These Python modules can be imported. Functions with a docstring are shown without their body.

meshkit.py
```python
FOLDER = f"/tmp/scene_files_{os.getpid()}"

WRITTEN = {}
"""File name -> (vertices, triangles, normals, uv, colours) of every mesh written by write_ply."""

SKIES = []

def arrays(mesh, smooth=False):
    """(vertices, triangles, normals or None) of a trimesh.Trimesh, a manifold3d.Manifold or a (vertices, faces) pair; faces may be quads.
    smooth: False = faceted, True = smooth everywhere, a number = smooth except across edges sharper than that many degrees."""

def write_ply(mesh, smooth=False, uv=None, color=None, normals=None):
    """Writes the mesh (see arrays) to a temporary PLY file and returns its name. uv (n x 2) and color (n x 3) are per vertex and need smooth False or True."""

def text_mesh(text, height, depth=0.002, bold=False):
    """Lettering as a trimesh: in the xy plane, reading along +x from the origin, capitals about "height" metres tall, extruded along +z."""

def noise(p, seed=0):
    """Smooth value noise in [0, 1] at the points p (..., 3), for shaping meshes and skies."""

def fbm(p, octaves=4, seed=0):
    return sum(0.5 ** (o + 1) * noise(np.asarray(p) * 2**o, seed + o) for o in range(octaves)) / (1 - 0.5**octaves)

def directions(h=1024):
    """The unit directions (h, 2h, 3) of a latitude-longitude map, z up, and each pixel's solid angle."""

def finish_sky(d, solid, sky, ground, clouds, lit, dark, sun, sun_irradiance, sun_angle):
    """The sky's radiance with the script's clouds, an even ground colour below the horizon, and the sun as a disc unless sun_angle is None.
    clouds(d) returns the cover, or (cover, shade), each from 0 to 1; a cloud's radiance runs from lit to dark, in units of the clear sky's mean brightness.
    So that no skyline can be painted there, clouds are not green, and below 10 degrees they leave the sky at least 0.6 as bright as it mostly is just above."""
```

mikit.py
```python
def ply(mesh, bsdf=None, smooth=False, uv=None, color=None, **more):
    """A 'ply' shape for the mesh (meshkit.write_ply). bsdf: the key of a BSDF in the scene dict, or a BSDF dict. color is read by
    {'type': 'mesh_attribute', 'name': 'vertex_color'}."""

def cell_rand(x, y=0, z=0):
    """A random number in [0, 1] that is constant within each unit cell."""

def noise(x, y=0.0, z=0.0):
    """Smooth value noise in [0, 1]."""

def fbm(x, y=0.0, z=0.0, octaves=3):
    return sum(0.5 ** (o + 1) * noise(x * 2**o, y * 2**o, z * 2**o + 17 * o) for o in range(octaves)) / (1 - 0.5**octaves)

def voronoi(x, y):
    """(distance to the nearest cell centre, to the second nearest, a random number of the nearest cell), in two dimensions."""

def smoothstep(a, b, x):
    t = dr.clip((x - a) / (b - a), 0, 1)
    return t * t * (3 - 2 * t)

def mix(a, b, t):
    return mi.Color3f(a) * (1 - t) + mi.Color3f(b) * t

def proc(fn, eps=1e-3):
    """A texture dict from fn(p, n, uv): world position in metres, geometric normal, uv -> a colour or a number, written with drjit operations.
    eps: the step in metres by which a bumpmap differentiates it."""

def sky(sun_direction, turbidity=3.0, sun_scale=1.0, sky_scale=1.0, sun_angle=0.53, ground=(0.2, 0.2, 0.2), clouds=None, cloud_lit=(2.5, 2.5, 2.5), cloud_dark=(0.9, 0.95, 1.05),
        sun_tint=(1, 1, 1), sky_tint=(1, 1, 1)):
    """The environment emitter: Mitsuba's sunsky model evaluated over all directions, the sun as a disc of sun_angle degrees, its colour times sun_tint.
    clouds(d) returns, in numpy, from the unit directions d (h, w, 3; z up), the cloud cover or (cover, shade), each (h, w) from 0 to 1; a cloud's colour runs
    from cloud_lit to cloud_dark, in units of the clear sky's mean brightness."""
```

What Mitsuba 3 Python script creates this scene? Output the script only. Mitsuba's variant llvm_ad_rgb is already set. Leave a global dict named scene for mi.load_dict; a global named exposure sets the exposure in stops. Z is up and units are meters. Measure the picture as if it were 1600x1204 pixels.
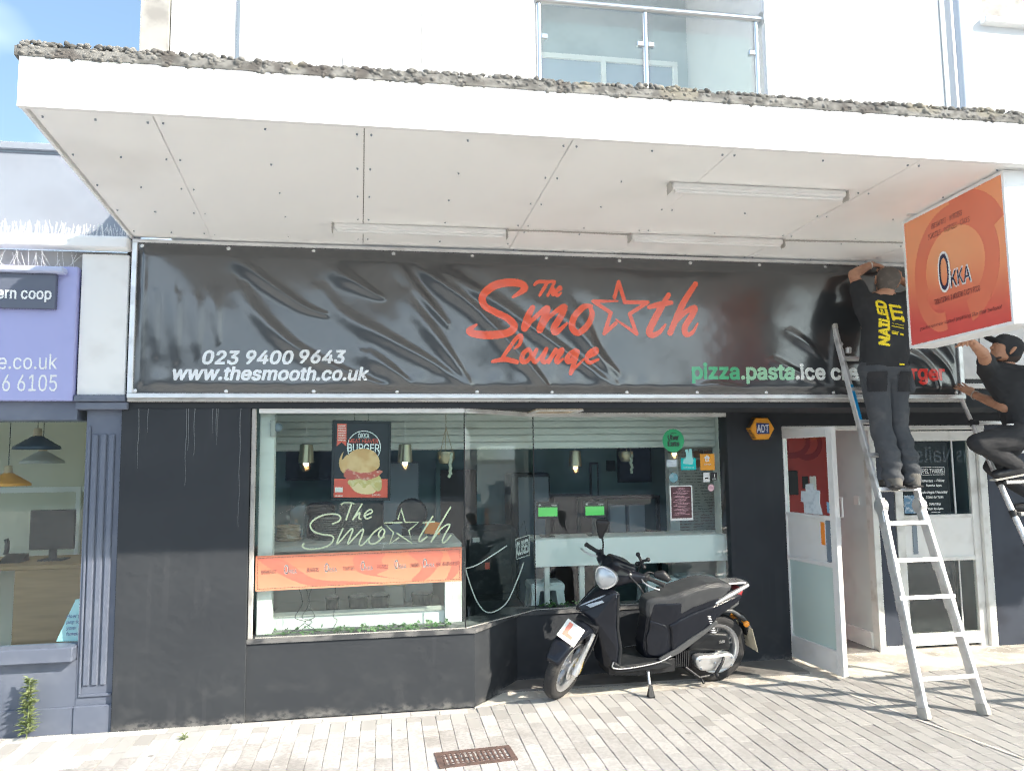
import math, numpy as np, trimesh, shapely, drjit as dr, mitsuba as mi, mikit, meshkit
import manifold3d as m3
from shapely.geometry import Polygon, LineString, Point
from shapely.ops import unary_union
from mikit import noise, fbm, voronoi, cell_rand, smoothstep, mix, proc
T4 = mi.ScalarTransform4f
scene, labels, COUNT = {}, {}, {}
V = lambda *a: np.array(a, float)

# ---------------------------------------------------------------- camera, sky, exposure
def cam_axes(yaw, pitch, roll):
    cy, sy, cp, sp = math.cos(yaw), math.sin(yaw), math.cos(pitch), math.sin(pitch)
    f = V(sy*cp, cy*cp, sp); r = V(cy, -sy, 0); u = np.cross(r, f)
    return f, -math.sin(roll)*r + math.cos(roll)*u
EYE = V(0, -5.8, 1.807)
_f, _u = cam_axes(0.16504, 0.09592, -0.01225)
scene['camera'] = {'type': 'perspective', 'fov': 2*math.degrees(math.atan(800/1199)), 'fov_axis': 'x', 'near_clip': 0.05, 'far_clip': 2000,
                   'to_world': T4().look_at(origin=EYE.tolist(), target=(EYE+_f).tolist(), up=_u.tolist())}
def cloud_cover(d):
    p = d/np.maximum(d[..., 2:3], .06)
    n = meshkit.fbm(np.concatenate([p[..., :2]*1.1, p[..., :1]*0+1.3], -1), 5, 4)
    low = np.clip((.35-d[..., 2])/.35, 0, 1)
    return np.clip((n-.47+.12*low)/.22, 0, 1)*.75+.06, np.clip((n-.62)/.3, 0, .5)
scene['sky'] = mikit.sky((1.15, -.97, 1.0), turbidity=4.5, sun_scale=1.0, sky_scale=1.0, sun_tint=(.88, 1.0, 1.22), sky_tint=(.94, 1.05, 1.07), clouds=cloud_cover, cloud_lit=(2.7, 3.0, 3.25), ground=(.3, .29, .27))
exposure = 2.87

# ---------------------------------------------------------------- helpers
def num(base):
    COUNT[base] = COUNT.get(base, 0) + 1
    return base if COUNT[base] == 1 else f'{base}_{COUNT[base]-1:03d}'
def lab(key, label=None, cat=None, group=None, kind=None):
    d = labels.setdefault(key, {})
    for k, v in (('label', label), ('category', cat), ('group', group), ('kind', kind)):
        if v: d[k] = v
    return key
def thing(base, label, cat, group=None): return lab(num(base), label, cat, group)
def add(base, mesh, mat, smooth=False, label=None, kind=None, **kw):
    key = num(base)
    scene[key] = mikit.ply(mesh, mat, smooth=smooth, **kw)
    if label or kind: lab(key, label, kind=kind)
    return key
def cat(*ms): return trimesh.util.concatenate([m for m in ms if m is not None])
def tm(man):
    m = man.to_mesh(); return trimesh.Trimesh(np.array(m.vert_properties[:, :3]), np.array(m.tri_verts), process=False)
def bx(x0, x1, y0, y1, z0, z1, b=0.0):
    lo, hi = V(min(x0, x1), min(y0, y1), min(z0, z1)), V(max(x0, x1), max(y0, y1), max(z0, z1))
    if b <= 0:
        m = trimesh.creation.box(hi-lo); m.apply_translation((lo+hi)/2); return m
    b = min(b, *(0.45*(hi-lo)))
    P = []
    for c in np.ndindex(2, 2, 2):
        for k in range(3):
            p = [(lo[i]+b if c[i] == 0 else hi[i]-b) for i in range(3)]
            p[k] = lo[k] if c[k] == 0 else hi[k]
            P.append(p)
    return trimesh.convex.convex_hull(np.array(P))
def hullp(P): return trimesh.convex.convex_hull(np.array(P, float))
def frame_of(d):
    d = d/np.linalg.norm(d); a = np.cross(d, [0, 0, 1] if abs(d[2]) < .9 else [1, 0, 0]); a /= np.linalg.norm(a)
    return a, np.cross(d, a)
def tube(P, r, n=8, cap=True, closed=False):
    P = np.array(P, float); r = np.broadcast_to(np.array(r, float), (len(P),))
    t = np.gradient(P, axis=0) if not closed else np.roll(P, -1, 0)-np.roll(P, 1, 0)
    t /= np.linalg.norm(t, axis=1, keepdims=True)+1e-12
    a, _ = frame_of(t[0]); A = []
    for k in range(len(P)):
        a = a - t[k]*(a@t[k]); a /= np.linalg.norm(a); A.append(a)
    A = np.array(A); Bn = np.cross(t, A); ang = np.arange(n)*2*np.pi/n
    v = P[:, None]+r[:, None, None]*(np.cos(ang)[None, :, None]*A[:, None]+np.sin(ang)[None, :, None]*Bn[:, None])
    f = []; m = len(P)
    for i in range(m if closed else m-1):
        j = (i+1) % m
        for k in range(n):
            l = (k+1) % n
            f += [[i*n+k, i*n+l, j*n+l], [i*n+k, j*n+l, j*n+k]]
    v = v.reshape(-1, 3)
    if cap and not closed:
        v = np.vstack([v, P[:1], P[-1:]]); c0, c1 = m*n, m*n+1
        for k in range(n):
            l = (k+1) % n
            f += [[c0, l, k], [c1, (m-1)*n+k, (m-1)*n+l]]
    return trimesh.Trimesh(v, f, process=False)
def cyl(p, q, r, n=16, r2=None): return tube([p, q], [r, r if r2 is None else r2], n)
def crom(P, k=6, closed=False):
    P = np.array(P, float); n = len(P); out = []
    for i in range(n if closed else n-1):
        p0, p1, p2, p3 = (P[j % n] for j in (i-1, i, i+1, i+2)) if closed else (P[max(i-1, 0)], P[i], P[i+1], P[min(i+2, n-1)])
        for s in range(k):
            t = s/k; out.append(.5*(2*p1+(p2-p0)*t+(2*p0-5*p1+4*p2-p3)*t*t+(3*p1-p0-3*p2+p3)*t**3))
    if not closed: out.append(P[-1])
    return np.array(out)
def lathe(prof, n=24, o=(0, 0, 0), axis=(0, 0, 1)):
    m = trimesh.creation.revolve(np.array(prof, float), sections=n)
    a = np.array(axis, float); a /= np.linalg.norm(a)
    M = trimesh.geometry.align_vectors([0, 0, 1], a); M[:3, 3] = o
    m.apply_transform(M); return m
def sph(c, r, n=2, s=(1, 1, 1)):
    m = trimesh.creation.icosphere(subdivisions=n, radius=1.0); m.vertices = m.vertices*(np.array(s)*r)+np.array(c, float); return m
def ext(poly, d):
    g = poly if isinstance(poly, shapely.Geometry) else Polygon(poly)
    return cat(*[trimesh.creation.extrude_polygon(q, d, engine='earcut') for q in getattr(g, 'geoms', [g]) if q.area > 1e-9])
def place(m, o, ux, uy, uz=None):
    ux, uy = np.array(ux, float), np.array(uy, float)
    ux = ux/np.linalg.norm(ux); uy = uy/np.linalg.norm(uy); uz = np.cross(ux, uy) if uz is None else np.array(uz, float)
    m = m.copy(); m.vertices = np.array(o, float)+m.vertices[:, :1]*ux+m.vertices[:, 1:2]*uy+m.vertices[:, 2:3]*uz
    if np.dot(np.cross(ux, uy), uz) < 0: m.faces = m.faces[:, ::-1]
    return m
def wallpoly(poly, y, d): # polygon in (x, z), extruded towards the street (-y) by d from y
    return place(ext(poly, d), (0, y, 0), (1, 0, 0), (0, 0, 1))
_TX = {}
def text(s, h, width=None, bold=False, shear=0.0, depth=.002):
    k = (s, bold)
    if k not in _TX: _TX[k] = meshkit.text_mesh(s, 1.0, 1.0, bold)
    m = _TX[k].copy(); v = m.vertices.copy()*V(h, h, depth)
    w = v[:, 0].max()-v[:, 0].min(); v[:, 0] -= v[:, 0].min()
    if width: v[:, 0] *= width/w
    v[:, 0] += shear*v[:, 1]; m.vertices = v
    return m
def centred(m):
    m = m.copy(); m.vertices[:, 0] -= (m.vertices[:, 0].max()+m.vertices[:, 0].min())/2; return m
def fine(m, e):
    v, f = trimesh.remesh.subdivide_to_size(m.vertices, m.faces, e, max_iter=12); return trimesh.Trimesh(v, f, process=False)
def brush(strokes, smooth=5):
    out = []
    for P, r in strokes:
        q = crom(np.column_stack([P, r]), smooth) if smooth else np.column_stack([P, r])
        for a, b in zip(q[:-1], q[1:]):
            out.append(unary_union([Point(a[:2]).buffer(max(a[2], .001), 6), Point(b[:2]).buffer(max(b[2], .001), 6)]).convex_hull)
    return unary_union(out).simplify(.0008)
def hs(balls, seg=16): # hull of spheres [(p, r), ...]
    return m3.Manifold.batch_hull([m3.Manifold.sphere(float(r), seg).translate([float(x) for x in p]) for p, r in balls])
def chain(pr, seg=16): return [hs([pr[i], pr[i+1]], seg) for i in range(len(pr)-1)]
def blob(parts, edge=.02, it=8):
    m = m3.Manifold.batch_boolean(parts, m3.OpType.Add).refine_to_length(edge)
    m = tm(m); m.merge_vertices(); trimesh.smoothing.filter_taubin(m, lamb=.5, nu=.53, iterations=it); return m
def bump_mesh(m, amp, freq, seed=0, aniso=(1, 1, 1)):
    m = m.copy(); m.vertices += m.vertex_normals*((meshkit.fbm(m.vertices*np.array(aniso)*freq, 3, seed)-.5)*2*amp)[:, None]; return m

# ---------------------------------------------------------------- materials
def C(*c): return {'type': 'rgb', 'value': list(map(float, c if len(c) > 1 else c*3))}
def mat(key, col, rough=.6, metal=0.0, spec=.5, bump=None, eps=2e-3, **kw):
    b = {'type': 'principled', 'base_color': col if isinstance(col, dict) else C(*col) if isinstance(col, tuple) else C(col), 'roughness': rough, 'metallic': metal, **({'specular': spec} if spec is not None else {}), **kw}
    if bump: b = {'type': 'bumpmap', 'arbitrary': proc(bump[0], eps), 'scale': bump[1], 'bsdf': b}
    scene[key] = {'type': 'twosided', 'bsdf': b}
    return key
def dirt(col, d, f=6.0, lo=.45, hi=.8, fz=1.0):
    def fn(p, n, uv):
        return mix(col, d, smoothstep(lo, hi, fbm(p.x*f, p.y*f, p.z*f*fz, 4)))
    return proc(fn)
mat('m_white', dirt((.80, .80, .79), (.73, .725, .71), 5), .55)
mat('m_fascia', proc(lambda p, n, uv: mix(mix((.80, .80, .79), (.62, .615, .60), smoothstep(.55, .85, noise(p.x*14+p.y*14, p.z*1.6, 2))*smoothstep(3.45, 3.68, p.z)), (.5, .49, .46), smoothstep(.66, .8, noise(p.x*31+p.y*31, p.z*2.2, 7))*smoothstep(3.5, 3.66, p.z)*.8)), .7)
mat('m_soffit', dirt((.88, .878, .865), (.80, .79, .77), 1.3, .5, .85), .6)
mat('m_upper', dirt((.72, .73, .745), (.64, .65, .665), 2), .7)
mat('m_concrete', dirt((.42, .41, .39), (.28, .27, .26), 7), .9)
def black_wall(p, n, uv):
    base = mix((.035, .039, .046), (.047, .052, .059), fbm(p.x*3, p.y*3, p.z*3, 4))
    streak = smoothstep(.62, .8, noise(p.x*26+p.y*26, p.y*3, p.z*1.3))*smoothstep(.5, .75, noise(p.x*4+9, p.y*4, p.z*2))
    low = smoothstep(.10, .0, p.z+.06*noise(p.x*13, p.y*13, 5))
    speck = smoothstep(.86, .9, noise(p.x*55, p.y*55, p.z*55))*smoothstep(.72, .82, noise(p.x*5, p.y*5, p.z*5+3))
    c = mix(base, (.10, .10, .11), streak*.10)
    c = mix(c, (.17, .17, .168), smoothstep(.7, .0, p.z)*smoothstep(.5, .8, fbm(p.x*9, p.y*9, p.z*9+4, 4))*.10)
    c = mix(c, (.30, .29, .275), low*smoothstep(.2, .7, fbm(p.x*40, p.y*40, p.z*40, 3))*.6)
    return mix(c, (.40, .40, .40), speck*.0)
mat('m_black', proc(black_wall), .6, spec=.15, bump=(lambda p, n, uv: fbm(p.x*22, p.y*22, p.z*22, 3), .006))
mat('m_pier', dirt((.055, .064, .085), (.042, .047, .062), 4), .5, spec=.2)
mat('m_navy', dirt((.115, .135, .185), (.15, .17, .22), 5), .45)
mat('m_greyblue', dirt((.27, .30, .36), (.25, .275, .33), 3), .6)
mat('m_lav', (.36, .38, .66), .4)
mat('m_subsign', (.10, .115, .16), .3)
mat('m_frame', dirt((.70, .70, .68), (.52, .51, .48), 8), .45)
mat('m_alu', dirt((.80, .81, .82), (.62, .62, .62), 9), .35, .8)
mat('m_steel', (.75, .77, .79), .22, 1.0)
mat('m_ladder', dirt((.66, .66, .66), (.46, .455, .45), 11), .42, .5)
mat('m_dark', (.018, .019, .022), .5)
mat('m_ink', (.02, .02, .025), .45)
mat('m_paper', (.78, .78, .76), .7)
mat('m_lettering', (.80, .80, .80), .45)
mat('m_shutter', dirt((.80, .81, .78), (.7, .71, .68), 4, fz=3), .5)
mat('m_teal', dirt((.20, .31, .33), (.15, .24, .26), 2), .7)
mat('m_floor', dirt((.20, .19, .18), (.13, .125, .12), 5), .4)
mat('m_wood', proc(lambda p, n, uv: mix((.42, .26, .13), (.30, .17, .08), fbm(p.x*4, p.y*30, p.z*30, 3))), .5)
mat('m_ceil', (.74, .74, .73), .8)
mat('m_cream', (.62, .60, .50), .7)
mat('m_red', (.40, .05, .045), .5)
mat('m_rubber', (.03, .03, .032), .75)
scene['m_glass'] = {'type': 'thindielectric', 'int_ior': 1.5, 'specular_transmittance': C(.88, .975, .95)}
scene['m_clear'] = {'type': 'thindielectric', 'int_ior': 1.45}
def paver_tone(a, b):
    def fn(p, n, uv):
        g = fbm(p.x*60, p.y*60, p.z*10, 3)
        c = mix(a, b, smoothstep(.25, .75, g))
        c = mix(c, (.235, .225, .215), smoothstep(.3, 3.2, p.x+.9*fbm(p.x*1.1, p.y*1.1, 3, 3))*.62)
        vd = voronoi(p.x*3.1, p.y*3.1)
        c = mix(c, mix((.12, .115, .11), (.6, .59, .57), cell_rand(dr.floor(vd[2]*97), 3)), dr.select(vd[2] > .55, smoothstep(.062, .05, vd[0]), 0)*.55)
        return mix(c, (.17, .155, .14), smoothstep(.5, .75, fbm(p.x*1.7, p.y*1.7, 7, 4))*.45)
    return proc(fn)
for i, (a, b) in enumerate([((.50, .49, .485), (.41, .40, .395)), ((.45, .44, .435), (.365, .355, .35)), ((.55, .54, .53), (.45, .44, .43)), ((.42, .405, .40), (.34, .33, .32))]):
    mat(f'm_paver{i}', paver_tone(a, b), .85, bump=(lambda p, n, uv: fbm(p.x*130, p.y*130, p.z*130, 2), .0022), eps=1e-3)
mat('m_sand', dirt((.38, .37, .35), (.25, .24, .23), 20), .95)
def apron(p, n, uv):
    g = fbm(p.x*5, p.y*5, 1, 4)
    c = mix((.54, .51, .46), (.42, .385, .34), smoothstep(.3, .7, g))
    c = mix(c, (.22, .20, .18), smoothstep(.58, .75, fbm(p.x*3+8, p.y*3, 2, 3))*.7)
    return mix(c, (.6, .57, .52), smoothstep(.72, .8, noise(p.x*40, p.y*40, 3))*.5)
mat('m_apron', proc(apron), .9, bump=(lambda p, n, uv: fbm(p.x*40, p.y*40, p.z*9, 3), .006))
mat('m_asphalt', dirt((.30, .295, .285), (.23, .225, .22), 3), .9)

# ================================================================ ground and paving
lab('ground', kind='structure'); add('ground', (np.array([[-300, -300, -.05], [300, -300, -.05], [300, 300, -.05], [-300, 300, -.05]]), np.array([[0, 1, 2, 3]])), 'm_asphalt')
lab('pavement', kind='structure'); add('pavement', bx(-7, 11, -7.5, 1.0, -.045, -.011), 'm_sand')
lab('door_apron', 'pale worn concrete apron in front of the recessed doors', kind='structure')
add('door_apron', ext([(.66, .0), (1.09, .5), (1.2, .8), (9, 1.0), (9, .26), (5.4, .235), (4.3, .16), (2.8, .118), (1.4, .12), (.95, .10)], .012), 'm_apron')
scene['door_apron']['to_world'] = T4().translate([0, 0, -.0085])
_r = np.random.RandomState(4)
def paver_mesh(w, l, c=.0024, t=.03):
    P = [(s*(w/2-(c if z == 0 else 0)), q*(l/2-(c if z == 0 else 0)), z) for z in (0, -c, -t) for s, q in ((-1, -1), (1, -1), (1, 1), (-1, 1))]
    f = [[0, 1, 2], [0, 2, 3]]
    for a in (0, 4):
        for i in range(4):
            j = (i+1) % 4; f += [[a+i, a+4+i, a+4+j], [a+i, a+4+j, a+j]]
    return trimesh.Trimesh(P, f, process=False)
pav = []
px_, py_ = .1035, .2055
for i in range(-32, 84):
    x = i*px_
    top = -.115 if x < .66 else (.02 if x < 1.0 else .115 + max(0, x-2.8)*.046)
    y = top - (0 if i % 2 else py_/2) - py_/2 + (py_*.5 if i % 2 == 0 else 0)*0
    if i % 2 == 0: pav.append((x, top-py_/4, .1002, py_/2-.0035))
    while y > -3.2:
        if 1: pav.append((x, y, .1002, .2022))
        y -= py_
x = -3.2
while x < .62:
    pav.append((x, -.058, .2022, .1002)); x += .2055
def score(p):
    q = V(p[0], p[1], 0)-EYE; d = np.linalg.norm(q); a = math.degrees(math.atan2(q[0], q[1]))
    return -1 if not (-25 < a < 42.5 and p[1] > -1.75) else p[2]*p[3]/d**3
order = sorted(range(len(pav)), key=lambda k: -score(pav[k]))
PM, rest = {}, []
for rank, k in enumerate(order):
    x, y, w, l = pav[k]
    dz, tx, ty, rz = _r.uniform(-.003, .0015), _r.normal(0, .006), _r.normal(0, .006), _r.normal(0, .006)
    m = T4().translate([x, y, dz]).rotate([1, 0, 0], math.degrees(ty)).rotate([0, 1, 0], math.degrees(tx)).rotate([0, 0, 1], math.degrees(rz))
    tone = int(_r.choice(4, p=[.4, .25, .2, .15]))
    if rank < 300:
        kk = (round(w, 3), round(l, 3), tone)
        if kk not in PM: PM[kk] = mikit.ply(paver_mesh(w, l), f'm_paver{tone}')
        scene[num('pavement__paver')] = {**PM[kk], 'to_world': m}
    else:
        g = paver_mesh(w, l); g.apply_transform(np.array(m.matrix)); rest.append((tone, g))
tones = V((.45, .445, .435), (.385, .38, .372), (.51, .50, .485), (.35, .34, .33))
fm = cat(*[g for q, g in rest]); fc = np.concatenate([np.repeat([tones[q]*_r.uniform(.93, 1.07)], len(g.vertices), 0) for q, g in rest])
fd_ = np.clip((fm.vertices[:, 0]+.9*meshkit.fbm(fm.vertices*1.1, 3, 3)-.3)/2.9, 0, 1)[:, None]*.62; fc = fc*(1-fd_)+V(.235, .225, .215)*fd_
mat('m_paver_far', {'type': 'mesh_attribute', 'name': 'vertex_color'}, .85, bump=(lambda p, n, uv: fbm(p.x*130, p.y*130, p.z*130, 2), .0022), eps=1e-3)
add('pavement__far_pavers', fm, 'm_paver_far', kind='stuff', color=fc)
add('pavement__mortar_seam', place(ext([(0, 0), (1.6, 0), (1.6, .02), (0, .024)], .004), (3.45, -.1, -.0005), (.19, -.98, 0), (.98, .19, 0)), 'm_apron')
# iron drain grating let into the paving
mat('m_rust', dirt((.13, .085, .075), (.08, .06, .055), 22), .85)
dg = thing('drain_cover', 'small rusty iron drain grating set into the grey paving', 'drain cover')
gx, gy = V(.93, .10, 0), V(-.10, .93, 0); o = V(.345, -1.05, 0)
add(dg+'__frame', cat(*[place(bx(*b), o, (1, .08, 0), (-.08, 1, 0)) for b in ((-.02, .46, -.02, .015, -.02, .006), (-.02, .46, .185, .22, -.02, .006), (-.02, .015, .015, .185, -.02, .006), (.425, .46, .015, .185, -.02, .006))]), 'm_rust')
add(dg+'__pit', place(bx(.015, .425, .015, .185, -.02, -.006), o, (1, .08, 0), (-.08, 1, 0)), 'm_dark')
add(dg+'__bars', cat(*[place(bx(.02+i*.031, .034+i*.031, .015, .185, -.006, .004), o, (1, .08, 0), (-.08, 1, 0)) for i in range(13)], *[place(bx(.015, .425, .045+j*.055, .055+j*.055, -.006, .002), o, (1, .08, 0), (-.08, 1, 0)) for j in range(3)]), 'm_rust', kind='stuff')

# ================================================================ the shop building
sb = thing('shop_building', 'white rendered building with a deep canopy over a black shopfront', 'building')
add(sb+'__pillar', bx(-1.835, -.96, 0, .3, -.03, 2.2, .004), 'm_black', label='broad black pillar left of the shop window')
add(sb+'__lintel', bx(-1.835, 9, 0, .05, 2.2, 3.43), 'm_black')
stall = [(-.96, .02), (.665, .02), (1.075, .56), (3.07, .70), (3.07, .95), (.98, .85), (.5, .32), (-.96, .32)]
add(sb+'__stall_riser', ext(stall, .53), 'm_black', label='low black wall under the shop window')
mat('m_sill', dirt((.15, .15, .15), (.05, .054, .06), 9, .35, .6), .7)
sill = [(-.958, .005), (.672, .005), (1.09, .545), (3.068, .685), (3.068, .9), (.98, .8), (.5, .3), (-.958, .3)]
s_ = ext(sill, .028); s_.apply_translation((0, 0, .53)); add(sb+'__window_sill', s_, 'm_sill')
glass = [(-.905, .05), (.60, .05), (1.245, .62), (3.03, .725)]
names = ['left', 'angled', 'right']
for (a, b) in zip(glass[:-1], glass[1:]):
    v = np.array([[*a, .558], [*b, .558], [*b, 2.2], [*a, 2.2]]); add(sb+'__window_pane', (v, np.array([[0, 1, 2, 3]])), 'm_glass')
    d = V(*b)-V(*a); L = np.linalg.norm(d); d /= L; n = V(d[1], -d[0])
    def strip(z0, z1, t0, t1, l0=0, l1=L): # strip along the pane, t = out to the street
        P = [(*(V(*a)+d*l+n*t), z) for l in (l0, l1) for t in (t0, t1) for z in (z0, z1)]
        return hullp(P)
    add(sb+'__head_trim', strip(2.165, 2.199, .004, .03), 'm_frame')
    add(sb+'__bottom_bead', strip(.559, .566, .003, .010), 'm_concrete')
add(sb+'__window_stile', bx(-.955, -.925, .015, .06, .559, 2.199, .004), 'm_concrete')
add(sb+'__window_stile', hullp([(3.032, .69, z) for z in (.559, 2.199)]+[(3.068, .69, z) for z in (.559, 2.199)]+[(3.032, .78, z) for z in (.559, 2.199)]+[(3.068, .78, z) for z in (.559, 2.199)]), 'm_black')
for x, y in ((.60, .046), (1.245, .614)):
    add(sb+'__glass_joint', cyl((x, y, .56), (x, y, 2.165), .005, 6), 'm_dark')
so = ext([(.45, .05), (1.20, .68), (3.07, .80), (3.07, .9), (9, .95), (9, .05)], .07); so.apply_translation((0, 0, 2.2)); add(sb+'__recess_soffit', so, 'm_black')
mat('m_ply', dirt((.52, .44, .32), (.42, .34, .24), 12), .7)
hp = [(1.17, .085), (1.545, .065), (1.58, .57), (1.18, .555)]
h_ = ext(hp, .008); h_.apply_translation((0, 0, 2.19)); add(sb+'__soffit_hatch', h_, 'm_ply', label='plain plywood hatch in the black recess soffit')
h_ = ext(Polygon(hp).difference(Polygon(hp).buffer(-.035)), .008); h_.apply_translation((0, 0, 2.181)); hf = add(sb+'__soffit_hatch__frame', h_, 'm_frame')
# right-hand pillar, doors, piers
pl = ext([(3.07, .70), (3.585, .735), (3.585, .95), (3.07, .95)], 2.2+.03); pl.apply_translation((0, 0, -.03)); add(sb+'__pillar', pl, 'm_black', label='black pillar beside the open white door')
add(sb+'__door_lintel', bx(3.585, 9, .80, .9, 2.085, 2.199), 'm_black')
add(sb+'__pier', bx(4.565, 4.745, .825, 1.0, .05, 2.04), 'm_pier')
add(sb+'__pier', bx(5.735, 9, .80, 1.0, -.03, 2.084), 'm_pier')
fr = sb+'__door_frame'
add(fr, cat(bx(3.587, 3.62, .79, .88, 0, 2.04, .004), bx(4.50, 4.563, .80, .90, 0, 2.04, .004), bx(3.587, 5.73, .79, .88, 2.042, 2.083, .004), bx(4.565, 4.76, .80, .87, .0, .048, .004)), 'm_frame')
# entrance door leaf, standing open towards the street
H0, H1 = V(3.605, .785), V(3.672, .052); dd = (H1-H0); DL = np.linalg.norm(dd); dd /= DL; dn = V(-abs(dd[1]), -dd[0]*1.0)  # towards -x
def leaf(u0, u1, z0, z1, t0=-.022, t1=.022, b=.003):
    return place(bx(u0, u1, z0, z1, t0, t1, b), (*H0, 0), (*dd, 0), (0, 0, 1), (*dn, 0))
ed = sb+'__entrance_door'
mat('m_door', dirt((.74, .74, .73), (.68, .675, .66), 7), .4)
add(ed, cat(leaf(0, .055, .03, 2.05), leaf(DL-.075, DL, .03, 2.05), leaf(.055, DL-.075, 1.965, 2.05), leaf(.055, DL-.075, .03, .22), leaf(.055, DL-.075, 1.27, 1.305), leaf(.055, DL-.075, .885, .92)), 'm_door', label='white half-glazed entrance door standing open')
add(ed+'__upper_pane', (np.array([(*(H0+dd*u), z) for u, z in ((.055, 1.305), (DL-.075, 1.305), (DL-.075, 1.965), (.055, 1.965))]), np.array([[0, 1, 2, 3]])), 'm_glass')
mat('m_frost', (.52, .64, .62), .35)
add(ed+'__frosted_pane', leaf(.055, DL-.075, .22, .885, -.006, .004, 0), 'm_frost')
add(ed+'__panel', leaf(.055, DL-.16, .92, 1.27, -.008, .008, 0), 'm_door')
mat('m_slate', (.20, .24, .29), .4)
add(ed+'__letter_slot', cat(leaf(DL-.158, DL-.077, .925, 1.265, -.006, .004, 0), leaf(DL-.125, DL-.118, .925, 1.265, .004, .010, 0)), 'm_slate')
add(ed+'__handle', place(tube([(0, 0, .0), (0, 0, .05), (0, .16, .05), (0, .16, 0)], .009, 8), (*(H0+dd*(DL-.035)-dn*.022), 1.3), (*dd, 0), (0, 0, 1), (*(-dn), 0)), 'm_steel')
add(ed+'__lock_plate', place(bx(-.022, .022, 0, .22, 0, .006, .002), (*(H1), 1.08), (*(-dn), 0), (0, 0, 1), (*dd, 0)), 'm_steel')
mat('m_orange', (.85, .28, .05), .5)
add(ed+'__orange_tag', leaf(DL-.215, DL-.165, 1.06, 1.25, .008, .010, 0), 'm_orange')
mat('m_papers', dirt((.62, .69, .74), (.48, .56, .62), 30), .8)
pp = [(.30, 1.31), (.30, 1.40), (.26, 1.41), (.27, 1.50), (.33, 1.50), (.34, 1.56), (.44, 1.57), (.45, 1.52), (.53, 1.51), (.52, 1.40), (.55, 1.31)]
add(ed+'__taped_papers', place(ext(pp, .003), (*(H0+dn*.004), 0), (*dd, 0), (0, 0, 1), (*dn, 0)), 'm_papers', label='torn pale papers taped inside the door glass')
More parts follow.
